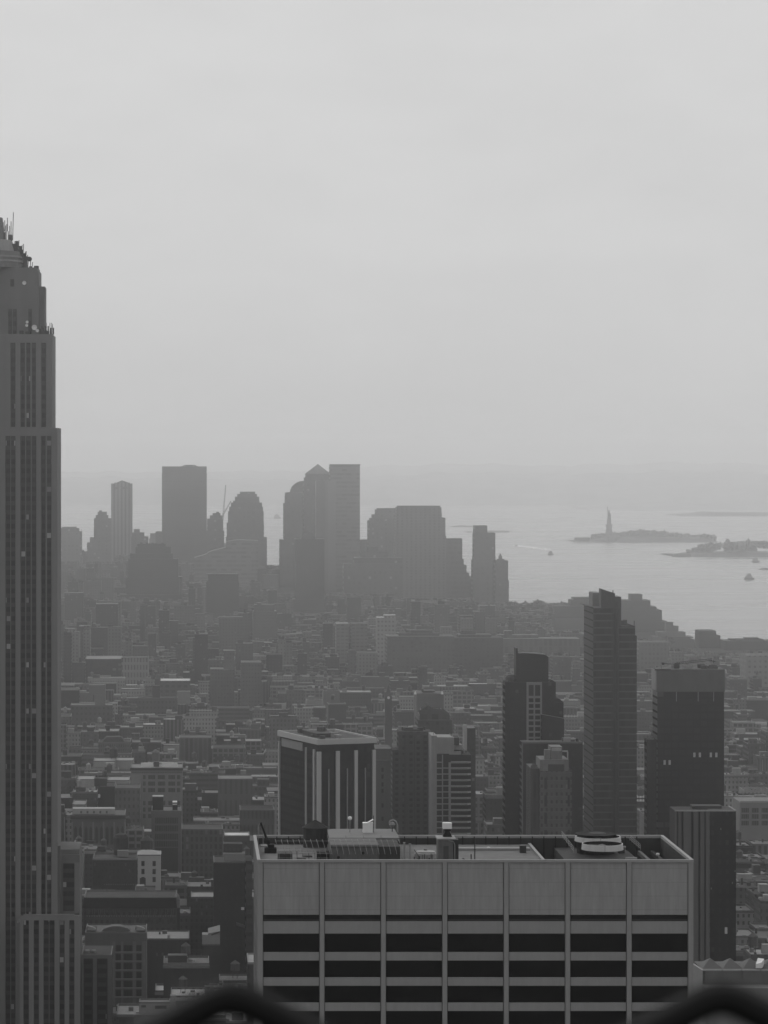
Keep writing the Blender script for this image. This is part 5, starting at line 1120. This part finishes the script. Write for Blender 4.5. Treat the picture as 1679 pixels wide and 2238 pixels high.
# piered block at the foot of the skyscraper
h = loft('dark_roof_block', 'narrow piered block with a dark sunken roof at the foot of the skyscraper', 1320, 178, 244, 2086, 2400, 24, plain('piered_back', .03, .9), 'the dark sunken roof block', claim_yb=2400)
for a, c in ((178,183),(203,212),(235,246)): h.put('pier', plain('grid_pier', .13), lambda b: b.box(h.x(a), h.x(c), -.7, -.003, 0, h.z(2095)))
h.put('frieze', plain('grid_pier', .13), lambda b: b.box(0, h.W+.3, -.6, -.004, h.z(2094.9), h.z(2087)))
h.put('window_bay', M_STRIP, lambda b: b.box(h.x(214), h.x(233), -.2, 0, 0, h.z(2098)))
h.put('window_bay', M_STRIP, lambda b: b.box(h.x(185), h.x(201), -.2, 0, 0, h.z(2098)))
h.put('roof_cover', M_ROOFD, lambda b: b.box(.5, h.W-.5, .5, 23.5, h.z(2086)-.5, h.z(2086)-.2))
for k in (0, 1): h.put('fan_unit', M_LTM, lambda b: b.frustum(h.x(190+14*k), 5, h.z(2086)-.2, h.z(2086)+1.0, 1.0, 1.0, 10))
# tall dark block beside the pale slab, pale cap box
h = loft('capped_dark_tower', 'tall dark brick block with a pale box on its roof, left beside the pale slab', 1500, 467, 536, 1884, 2170, 24, facade('tall_dark', .032, .016, 2.6, 3.2, .3, .3, .75, blind=.03, bl=.06, rnd=0, roof=.07), 'the tall dark block with the pale roof box', claim_yb=2140)
h.put('roof_house', M_CPALE, lambda b: b.box(h.x(489), h.x(536), 2, 10, h.z(1884), h.z(1867)))
h.put('roof_house_upper', DK, lambda b: b.box(h.x(489), h.x(530), 6, 14, h.z(1867), h.z(1848)))
for k in range(4): h.put('arch_window', M_RC, lambda b: b.box(h.x(492+9*k), h.x(497+9*k), 5.9, 6.1, h.z(1864), h.z(1857)))
h.put('side_wing', facade('side_strip', .06, .02, 30, 4.2, 0, .35, .8, blind=0, rnd=0), lambda b: b.box(h.x(537), h.x(551), -3, 18, 0, h.z(1880)))
for px, py in ((508,1984),): h.put('window', M_WHITE, lambda b: b.box(h.x(527), h.x(534), -.2, .1, h.z(1989), h.z(1983)))
h.put('awning', M_CPALE, lambda b: b.add([(h.x(516),-2,h.z(2014)),(h.x(536),-2,h.z(2021)),(h.x(536),-.1,h.z(2029)),(h.x(516),-.1,h.z(2023)),(h.x(516),-2,h.z(2015)),(h.x(536),-2,h.z(2022))],[(0,1,2,3),(3,2,5,4),(0,4,5,1)]))
# low white house at the bottom
h = loft('low_white_house', 'low white-walled rooftop house at the very bottom, left of the railing arch', 1230, 304, 372, 2190, 2222, 8, plain('white_low', .17, .85, var=.2, scale=.4), 'the low white rooftop house', cat='house', claim_yb=2400)
h.put('window', M_RC, lambda b: b.box(h.x(309), h.x(319), -.1, .1, h.z(2202), h.z(2197)))
h.put('window', facade('long_low_window', .04, .015, .8, 9, .2, 0, 1), lambda b: b.box(h.x(339), h.x(364), -.1, .1, h.z(2205), h.z(2198)))
h.put('base_wall', plain('base_grey', .08, .9, var=.3), lambda b: b.box(-2, h.W+4, -3, -.11, 0, h.z(2216)))
h.put('chimney', M_CPALE, lambda b: b.box(h.x(372), h.x(384), 2, 5, 0, h.z(2178)))
# white shed with angled roof
h = loft('white_roof_shed', 'bright white shed with a slanted skylight among dark walls', 1450, 442, 481, 2064, 2080, 8, DK, 'the bright white shed', cat='shed')
h.put('shed_house', plain('white_shed', .22, .8, var=.15), lambda b: b.box(0, h.W, -.1, 7, h.z(2064), h.z(2043)))
h.put('lean_to', M_CPALE, lambda b: b.add([(h.x(455),-.3,h.z(2040)),(h.x(481),-.3,h.z(2035)),(h.x(481),6,h.z(2026)),(h.x(455),6,h.z(2033)),(h.x(455),-.3,h.z(2043)),(h.x(481),-.3,h.z(2043)),(h.x(481),6,h.z(2043)),(h.x(455),6,h.z(2043))],[(0,1,2,3),(4,5,1,0),(5,6,2,1),(6,7,3,2),(7,4,0,3)]))
h.put('skylight', M_DARKM, lambda b: b.add([(h.x(462),-.36,h.z(2042)),(h.x(480),-.36,h.z(2035.5)),(h.x(480),-.36,h.z(2038.5)),(h.x(462),-.36,h.z(2045))],[(0,3,2,1)]))
# further notable blocks
def quick(name, label, D, x0, x1, yt, yb, mat, land=None, cat='loft building', depth=26, extra=None):
    h = loft(name, label, D, x0, x1, yt, yb, depth, mat, land, cat=cat)
    if extra: extra(h)
    return h
quick('white_arcade_block', 'bright white block with an arcade of big windows near the finned tower', 2460, 465, 536, 1634, 1662, M_WB, 'the white arcaded block', extra=lambda h: [h.put('arch_window', M_RC, lambda b: b.box(h.x(a), h.x(a+19), -.15, .1, h.z(1662), h.z(1653))) for a in (470, 492, 514)])
quick('pale_colonnade_block', 'pale block with thin white columns right of the arcaded block', 2520, 537, 572, 1620, 1640, M_WB)
quick('striped_pilaster_block', 'grey block with thin pale vertical pilasters above the framed loft', 2500, 392, 462, 1612, 1668, facade('pilasters', .10, .04, 3.6, 60, .2, 0, .95, blind=0, rnd=0, roof=.1))
quick('long_roof_shed', 'long low shed with a broad pale roof, left of the palazzo front', 3400, 186, 265, 1440, 1470, facade('shed_wall', .05, .03, 6, 5, .2, .3, .8, rnd=0, roof=.5), 'the long pale-roofed shed', cat='shed', depth=60)
quick('palazzo_block', 'pale palazzo-like block with dark eaves and tall arched windows', 3380, 266, 325, 1437, 1482, facade('palazzo', .2, .06, 3.2, 8, .25, .2, .85, blind=0, rnd=0, roof=.1), 'the pale palazzo block')
quick('lit_roof_hall', 'dark hall whose long flat roof shows as a bright strip', 3150, 350, 416, 1488, 1500, facade('hall_wall', .08, .02, 6, 5, .2, .3, .8, rnd=0, roof=.35), 'the bright-roofed dark hall', cat='hall', depth=40)
quick('dark_theatre_block', 'wide dark block with two lighter roof boxes and a square turret', 2950, 300, 388, 1525, 1560, facade('theatre', .08, .02, 3.5, 5, .3, .3, .7, rnd=0, roof=.08), 'the wide dark turreted block', extra=lambda h: (h.put('turret', M_RC, lambda b: b.box(h.x(333), h.x(350), 3, 10, h.z(1526), h.z(1499))), h.put('roof_box', M_CPALE, lambda b: b.box(h.x(387), h.x(416), 6, 12, h.z(1540), h.z(1512)))))
quick('broad_dark_warehouse', 'broad dark warehouse with a pale roof edge beside the skyscraper', 2880, 154, 246, 1541, 1580, facade('warehouse_dk', .08, .025, 4, 5, .3, .3, .7, rnd=0, roof=.2), extra=lambda h: h.put('roof_house', plain('grey_stack', .12, .9), lambda b: (b.box(h.x(194), h.x(230), 6, 16, h.z(1520), h.z(1498)), b.box(h.x(207), h.x(230), 5, 15, h.z(1542), h.z(1520)))))
quick('dark_hip_block', 'block with a dark low hipped roof and white cornice', 2450, 215, 285, 1622, 1640, M_L3, extra=lambda h: h.put('hip_roof', M_CORN, lambda b: b.frustum(h.x(248), 10, h.z(1622), h.z(1612), 12, 8, 4, ph=.785)))
quick('white_fronted_store', 'bright white low store front with a chimney, left of the framed loft', 2360, 204, 252, 1663, 1680, plain('store_white', .24, .85, var=.3), cat='house')
quick('white_gabled_house', 'bright white wall under a low gable beside a dark round tank', 2375, 254, 292, 1662, 1676, plain('store_white', .24), cat='house', extra=lambda h: water_tank(h.e, h.x(248), 4, h.z(1662), 3.2, 6, 2, DK))
quick('blank_dark_upright', 'blank dark upright wall standing between two paler lofts', 2080, 219, 251, 1718, 1768, DK, extra=lambda h: h.put('shaft', DK, lambda b: b.box(h.x(206), h.x(233), 1, 10, h.z(1719), h.z(1702))))
quick('round_window_loft', 'grey loft with rows of round-headed windows under the framed loft', 2060, 252, 306, 1722, 1765, facade('round_heads', .095, .025, 2.9, 4.6, .3, .2, .65, rnd=0, roof=.1))
quick('bright_parapet_row', 'row of bright white parapets in front of the grey lofts', 2150, 168, 206, 1703, 1720, plain('store_white', .24), cat='house')
quick('bright_parapet_row', 'bright white parapet right of the blank dark wall', 2155, 234, 283, 1705, 1718, plain('store_white', .24), cat='house')
quick('small_gable_house', 'small white gabled house with three dark windows near the skyscraper', 1950, 158, 187, 1758, 1770, facade('three_windows', .18, .03, 2.9, 9, .3, .2, .6, rnd=0), cat='house')
quick('pale_flat_loft', 'grey loft with a wide pale flat roof edge right of the capped loft', 2080, 477, 552, 1702, 1775, facade('flat_loft', .085, .035, 3.4, 40, .3, 0, .9, rnd=0, blind=0, roof=.3))
quick('flag_topped_loft', 'dark loft with tall pale-framed windows below the capped loft', 1750, 397, 487, 1812, 1872, facade('framed_dark', .075, .022, 2.6, 4.0, .25, .2, .85, rnd=0, roof=.1))
quick('white_strip_roof', 'low building showing a bright white stepped roof left of the crane', 1700, 490, 546, 1826, 1836, facade('strip_roof', .06, .03, 3, 4, .3, .3, .7, rnd=0, roof=.45), 'the bright stepped roof', cat='house', depth=18)
quick('piered_loft', 'grey piered loft behind the roof crane', 1850, 525, 600, 1770, 1830, facade('piered', .075, .025, 2.3, 50, .3, 0, .93, rnd=0, blind=0, roof=.12))
K = 1.0
# ================================================================== ordinary street blocks filling the grid between the landmarks
rf = random.Random(77)
FM = {}
def fm(i): return MATS[i]
facade('red_brick', .058, .02, 2.4, 3.3, .32, .28, .74, roof=.13, blind=.07, bl=.12, rnd=.3, sill=.3)
facade('grey_brick', .085, .025, 2.9, 3.5, .3, .25, .75, roof=.13, blind=.07, bl=.14, rnd=.3)
facade('pale_brick', .20, .03, 2.6, 3.5, .3, .25, .75, roof=.16, blind=.06, bl=.16, rnd=.25, sill=.2)
facade('dark_brick', .038, .017, 2.6, 3.3, .32, .28, .74, roof=.09, blind=.06, bl=.08, rnd=.3)
facade('wide_bay', .14, .022, 4.4, 3.9, .14, .2, .8, roof=.13, blind=.06, bl=.14, rnd=.3)
facade('pier_bay', .11, .03, 3.2, 60, .25, .0, .94, roof=.13, blind=.0, bl=.1, rnd=.3)
facade('ribbon_bay', .10, .028, 9, 3.6, .03, .35, .8, roof=.14, blind=.05, bl=.1, rnd=.3)
for k_, v_ in (('party_wall', .075), ('party_wall_dark', .035), ('party_wall_pale', .19)):
    t = NT(k_); tcx = t.n('ShaderNodeTexCoord').outputs['Object']; oi = t.n('ShaderNodeObjectInfo').outputs['Random']
    t.t.links.new(t.grey(t.ma('MULTIPLY', t.ma('MULTIPLY_ADD', t.noise(t.scalevec(tcx, 1, 1, .3), .4, 5.0), .8, .6), t.ma('MULTIPLY', v_, t.ma('MULTIPLY_ADD', oi, .6, .7)))), t.p.inputs['Base Color']); t.p.inputs['Roughness'].default_value = .9
    MATS[k_] = t.m
KINDS = [('red_brick','dark brick','brick block',5),('grey_brick','grey brick','brick block',5),('pale_brick','pale brick','brick block',3),('dark_brick','blackish brick','brick block',4),('wide_bay','wide-windowed grey','loft block',4),('pier_bay','piered grey','loft block',3),('ribbon_bay','ribbon-windowed','office block',2),('party_wall','blank grey','blank walled block',2),('party_wall_dark','blank dark','blank walled block',3),('party_wall_pale','blank whitish','blank walled block',2)]
KW = [k for k in KINDS for _ in range(k[3])]
M_TANK = plain('tank_wood', .06)
RP = [plain('roof_pale', .21, .9, var=.35, scale=.2), plain('roof_white', .30, .9, var=.3, scale=.2), plain('roof_dark', .045, .9, var=.4, scale=.2), plain('roof_grey', .13, .9, var=.4, scale=.2)]

def clash(X0, X1, Y0, Y1):
    for a, b_, c, d in FOOT:
        if X0 < b_ and X1 > a and Y0 < d and Y1 > c: return True
    return False
def pyt(z, D): return HY + (CZ - z) * F / D
def pxx(x, D): return CX + x * F / D
def limit_height(X0, X1, D, z):
    """keep a block low enough that the landmark behind it stays as open as it is from the deck"""
    p0, p1, top = pxx(X0, D), pxx(X1, D), pyt(z, D)
    for a, c, yt, yb, DD in VIS:
        if DD > D and p0 < c - 1 and p1 > a + 1 and top < yb:
            z = min(z, CZ - (yb - HY) * (D + 26) / F - 1.5); top = pyt(z, D)
    return z
def hidden(X0, X1, D, z):
    p0, p1, top = pxx(X0, D), pxx(X1, D), pyt(z, D)
    if p1 < -15 or p0 > 1700 or top > 2262: return True
    for a, c, yt, yb, DD in VIS:
        if DD < D and p0 >= a and p1 <= c and top >= yt + 3 and (yb > 1800 or top < yb - 6): return True
    return False
def vis_width(X0, X1, D, z):
    """visible span of the roof line, in sight-line units"""
    p0, p1, top = max(0, pxx(X0, D)), min(1679, pxx(X1, D)), pyt(z, D)
    cuts = [(a, c) for a, c, yt, yb, DD in VIS if DD < D and yt + 2 < top and (yb > 1800 or top < yb - 4)]
    n = 0; N = 12
    for i in range(N):
        p = p0 + (p1-p0)*(i+.5)/N
        if not any(a <= p <= c for a, c in cuts): n += 1
    return (p1-p0)*n/N
VIS += [(1500,1760,1300,1398,9000),(1440,1500,1300,1384,9000),(1105,1270,1250,1321,9000),(578,611,1150,1238,9000),(179,192,1150,1203,9000),(1012,1036,1150,1262,9000),(787,806,1100,1181,9000)]
GEN = []
Y = 1075.0; row = 0
while Y < 3350:
    lim0, lim1 = wx(-25, Y), wx(1705, Y)
    X = lim0 - rf.uniform(0, 30)
    dep = rf.uniform(20, 27)
    while X < lim1:
        w_ = rf.choice((9, 12, 14, 17, 20, 25, 32)) * (1.0 if Y < 2200 else 1.15) + rf.uniform(-2, 2)
        base = 46 if Y < 1900 else 38 if Y < 2500 else 30
        hh = base * rf.triangular(.62, 1.18, .95)
        if rf.random() < .07: hh *= 1.4
        if Y > 2500 and rf.random() < .5: hh *= .7
        if Y < 1330: hh = min(52*rf.uniform(.7, 1.3), 70)
        elif Y < 1450: hh = min(hh, 42)
        X0, X1 = X, X + w_ - .3
        d = dep * rf.uniform(.75, 1.0); yy = Y + rf.uniform(0, 2.5)
        X += w_ + (rf.uniform(8, 18) if rf.random() < .06 else 0)
        if clash(X0, X1, yy, yy + d): continue
        hh = limit_height(X0, X1, yy, hh)
        if hh < 7 or hidden(X0, X1, yy, hh): continue
        vw = vis_width(X0, X1, yy, hh)
        if vw < 4: continue
        GEN.append((yy, X0, X1, d, hh, vw))
    Y += 31 if row % 2 == 0 else 43
    row += 1
GEN.sort()
# greedy horizon test: drop the ones no sight line from the deck reaches
cover = [2238.0]*1680; keep = []
for g_ in GEN:
    yy, X0, X1, d, hh, vw = g_
    a = int(max(0, pxx(X0, yy))); c = int(min(1679, pxx(X1, yy))); top = pyt(hh, yy); tb_ = pyt(hh, yy+d)
    vis = [i for i in range(a, c+1) if cover[i] > tb_ + 2]
    # landmark in front
    vis = [i for i in vis if not any(va <= i <= vc and DD < yy and vt < tb_ for va, vc, vt, vb, DD in VIS)]
    area = sum(min(60, cover[i]-tb_) for i in vis)
    if len(vis) < 3 or area < 60: continue
    for i in range(a, c+1): cover[i] = min(cover[i], top, tb_)
    keep.append((area, g_))
rank = sorted(keep, key=lambda t: -t[0]*1.0)
chosen = set(id(t[1]) for t in rank[:262])
print('blocks', len(GEN), 'kept', len(keep), 'own', len(chosen))
ORD = ['nearest','second','third','fourth','fifth','sixth','seventh','eighth','ninth','tenth','eleventh','twelfth','thirteenth','fourteenth','fifteenth','sixteenth','seventeenth','eighteenth','nineteenth','twentieth','twenty-first','twenty-second','twenty-third','twenty-fourth','twenty-fifth','twenty-sixth','twenty-seventh','twenty-eighth','twenty-ninth','thirtieth']
rest = MB(); info = []
for area, g_ in keep:
    yy, X0, X1, d, hh, vw = g_
    if id(g_) not in chosen:
        rest.box(X0, X1, yy, yy+d, 0, hh, tone=rf.choice((.5,.7,.8,1,1,1.3,1.8))); 
        if rf.random() < .5: x_ = rf.uniform(X0, X1-4); rest.box(x_, x_+rf.uniform(2,5), yy+5, yy+9, hh+.003, hh+rf.uniform(1.5,4), tone=rf.choice((.4,.8,1.6)))
        continue
    kd = rf.choice(KW)
    if yy < 1420: kd = rf.choice([k for k in KINDS if k[0] in ('red_brick','dark_brick','party_wall_dark','grey_brick')])
    if kd[0] == 'party_wall_pale' and hh > 30: kd = KINDS[2]
    mat = MATS[kd[0]]
    o = empty(kd[2].replace(' ', '_'), '', 'building', (X0, yy, 0), 0, 'ordinary street blocks')
    W_ = X1 - X0; near = yy < 2300
    m = MB()
    feat = []
    if W_ > 22 and rf.random() < .3:      # L-shaped or notched mass
        q = W_*rf.uniform(.35, .6); dz = hh*rf.uniform(.12, .3)
        if rf.random() < .5: m.box(0, q, 0, d, 0, hh); m.box(q+.002, W_, 0, d, 0, hh-dz); lo = (q, W_, hh-dz); hi = (0, q, hh)
        else: m.box(q+.002, W_, 0, d, 0, hh); m.box(0, q, 0, d, 0, hh-dz); lo = (0, q, hh-dz); hi = (q, W_, hh)
        feat.append('stepped')
    else: m.box(0, W_, 0, d, 0, hh); hi = (0, W_, hh); lo = None
    m.build('wall', mat, o)
    px0, px1, z = hi
    pm = RP[0] if rf.random() < .22 else (M_MIDM if rf.random() < .6 else mat)
    p = MB(); ph_ = rf.uniform(.7, 1.3)
    p.box(px0, px1, -.12, .3, z+.003, z+ph_, True); p.box(px0-.02, px0+.3, .3, d-.3, z+.003, z+ph_, True); p.box(px1-.3, px1+.02, .3, d-.3, z+.003, z+ph_, True); p.box(px0, px1, d-.3, d+.05, z+.003, z+ph_, True)
    p.build('parapet', pm, o)
    rr_ = rf.random()
    rm = RP[0] if rr_ < .20 else RP[1] if rr_ < .30 else RP[2] if rr_ < .6 else RP[3]
    q_ = MB(); q_.box(px0+.31, px1-.31, .31, d-.31, z+.003, z+.2); RO = q_.build('roof', rm, o)
    feat.append('bright-roofed' if rm is RP[1] else 'pale-roofed' if rm is RP[0] else '')
    L_ = px1 - px0
    if near and rf.random() < .42:
        c_ = MB(); c_.box(px0-.2, px1+.2, -.8, -.13, z-rf.uniform(.6,1.4), z+.15, True); c_.build('cornice', rf.choice((M_CORN, M_MIDM, RP[0])), o)
    if rf.random() < .75 and L_ > 7:
        w2 = rf.uniform(3, min(8, L_*.5)); x2 = rf.uniform(px0+.5, px1-w2-.5); y2 = rf.uniform(4, d*.5); hp = rf.uniform(2.4, 5.0)
        c_ = MB(); c_.box(x2, x2+w2, y2, y2+rf.uniform(3,6), z+.2, z+hp); c_.build('stair_head', rf.choice((MATS['party_wall'], MATS['party_wall_dark'], MATS['party_wall_pale'], mat)), RO); feat.append('roof-hutted')
    tanked = False
    if rf.random() < .38 and L_ > 7:
        water_tank(RO, rf.uniform(px0+2.5, px1-2.5), rf.uniform(d*.45, d-3), z, rf.uniform(1.5,2.1), rf.uniform(2.8,4), rf.uniform(1.5,4), M_TANK if rf.random() < .8 else RP[0]); feat.append('water-tanked'); tanked = True
    if near:
        for k in range(rf.randint(2, 8)):
            x2 = rf.uniform(px0+.6, px1-2.2); y2 = rf.uniform(1, d-3); c_ = MB()
            if rf.random() < .3: c_.frustum(x2+.8, y2+.8, z+.2, z+rf.uniform(.8,2), .6, .6, 8)
            else: c_.box(x2, x2+rf.uniform(.8,2.6), y2, y2+rf.uniform(.8,2.2), z+.2, z+rf.uniform(.7,1.8))
            c_.build('roof_unit', rf.choice((M_RC, M_LTM, M_MIDM, RP[3], RP[1])), RO)
        if rf.random() < .3: c_ = MB(); x2 = rf.uniform(px0+1, px1-1); c_.box(x2, x2+.9, d*.7, d*.7+.9, z+.2, z+rf.uniform(2,3.5)); c_.build('chimney', MATS['party_wall_dark'], RO)
        if kd[0] in ('pier_bay', 'wide_bay') and rf.random() < .8:
            n_ = max(2, int(W_/ (3.2 if kd[0] == 'pier_bay' else 4.4)))
            zc = hh if lo is None else min(hh, lo[2])
            for k in range(n_+1): c_ = MB(); x2 = (W_-.6)*k/n_; c_.box(x2, x2+.6, -.35, -.13 if kd[0] else 0, 0, zc-1.5); c_.add([],[]); c_.build('pier', M_CN if k % 2 else M_MIDM, o)
        elif kd[0] in ('red_brick', 'grey_brick', 'pale_brick') and W_ < 26 and rf.random() < .4:
            c_ = MB(); x2 = rf.uniform(1.5, W_-4.5)
            for k in range(int(hh/3.4)-1): c_.box(x2, x2+3, -1.1, -.05, 3.4*k+3, 3.4*k+3.15, True); c_.tube((x2+(.2 if k%2 else 2.8), -.9, 3.4*k+3.1), (x2+(2.8 if k%2 else .2), -.9, 3.4*k+6.4), .1, 3)
            c_.build('fire_escape', M_DARKM, o); feat.append('fire-escaped')
    size = 'narrow' if W_ < 15 else 'wide' if W_ > 27 else ''
    if hh > 58: size = 'tall ' + size
    elif hh < 20: size = 'low ' + size
    info.append([o, pxx((X0+X1)/2, yy), pyt(hh, yy), kd[1], size.strip(), [f for f in feat if f]])
# place phrases: rank within the quadrant of the nearest landmark
groups = {}
for it in info:
    _, px, py, *_r = it
    best = min(LAND, key=lambda l: abs(l[1]-px) + abs(l[2]-py)*1.1)
    dx, dy = px-best[1], py-best[2]
    quad = ('left of' if dx < 0 else 'right of') if abs(dx) > abs(dy) else ('beyond' if dy < 0 else 'nearer than')
    groups.setdefault((best[0], quad), []).append((abs(dx)+abs(dy), it))
for (ln, quad), lst in groups.items():
    lst.sort(key=lambda t: t[0])
    bytype = {}
    for dist, it in lst:
        key = (it[3], it[4], it[5][0] if it[5] else '')
        bytype.setdefault(key, []).append(it)
    for key, its in bytype.items():
        for i, it in enumerate(its):
            desc = ' '.join(w for w in (it[4], key[2], it[3]) if w)
            if len(its) == 1: lab = f'{desc} block {quad} {ln}'
            else: lab = f'{desc} block, {ORD[i]} one {quad} {ln}' if i else f'{desc} block closest to and {quad} {ln}'
            it[0]['label'] = ' '.join(lab.split())
# fine grain of far streets
M_FAR = facade('far_blocks', .08, .03, 3.6, 3.8, .3, .28, .75, roof=.085, blind=.05, bl=.2, rnd=.0, tone=True)
tag(rest.build('street_blocks', M_FAR, tone=True), 'low roofs and walls packed between the nearer street blocks', 'buildings', kind='stuff')
far = MB(); Y = 3370.0; row = 0
def dens(px, Y): return 1.0
while Y < 6900:
    lim0, lim1 = wx(-25, Y), min(wx(1710, Y), 880 if Y < 3600 else lin([(3600,840),(4000,785),(4232,745),(4385,722),(4493,690),(4990,672),(5433,620),(5600,535),(6500,520),(7350,250),(8000,0)])(Y))
    X = lim0
    while X < lim1:
        w_ = rf.choice((7, 9, 11, 13, 16, 20, 28)) + rf.uniform(-2, 2)
        nz_ = noise.noise((X*.0045, Y*.0028, 2.0))
        hh = (20 if Y < 4700 else 26 if Y < 5600 else 40) * rf.uniform(.6, 1.3) * (1 + 1.3*max(0, nz_))
        r_ = rf.random()
        if r_ < .10: hh *= 2.0
        if r_ < .03: hh *= 1.35
        px_ = pxx(X, Y)
        if px_ > 1100 and Y > 4300: hh = min(hh, 22)
        X0, X1 = X, X+w_-.4; d = rf.uniform(12, 28); X += w_ + (10 if rf.random() < .08 else 0)
        if X0 > lim1 or clash(X0, X1, Y, Y+d): continue
        hh = limit_height(X0, X1, Y, hh)
        if hh < 3.5: continue
        tn = rf.choice((.35,.45,.55,.7,.8,.9,1.0,1.2,1.5,1.9)); hh = min(hh, 70)
        far.box(X0, X1, Y, Y+d, 1, hh, tone=tn)
        for _q in range(rf.choice((0,1,1,2,3))):
            x_ = rf.uniform(X0, max(X0+.1, X1-6)); ww = rf.uniform(3, 7); far.box(x_, x_+ww, Y+4, Y+9, hh+.003, hh+rf.uniform(2, 5), tone=rf.choice((.4,.8,1.4,2.2)))
    Y += 30 if row % 2 == 0 else 42
    row += 1
tag(far.build('far_street_blocks', M_FAR, tone=True), 'hazy carpet of low roofs stretching to the far downtown towers', 'buildings', kind='stuff')
# street trees in the gaps
bl = []
for k in range(90):
    Y_ = rf.uniform(2300, 4600); X_ = wx(rf.uniform(140, 1500), Y_)
    if clash(X_-5, X_+5, Y_-5, Y_+5): continue
    r = rf.uniform(4, 6.5); bl.append((X_, Y_, rf.uniform(9, 16), r, r))
leaf_mass('street_trees', 'dark tree crowns scattered between far street blocks', 'trees', bl, M_LEAFD, 60)
print('objects', len(bpy.data.objects))
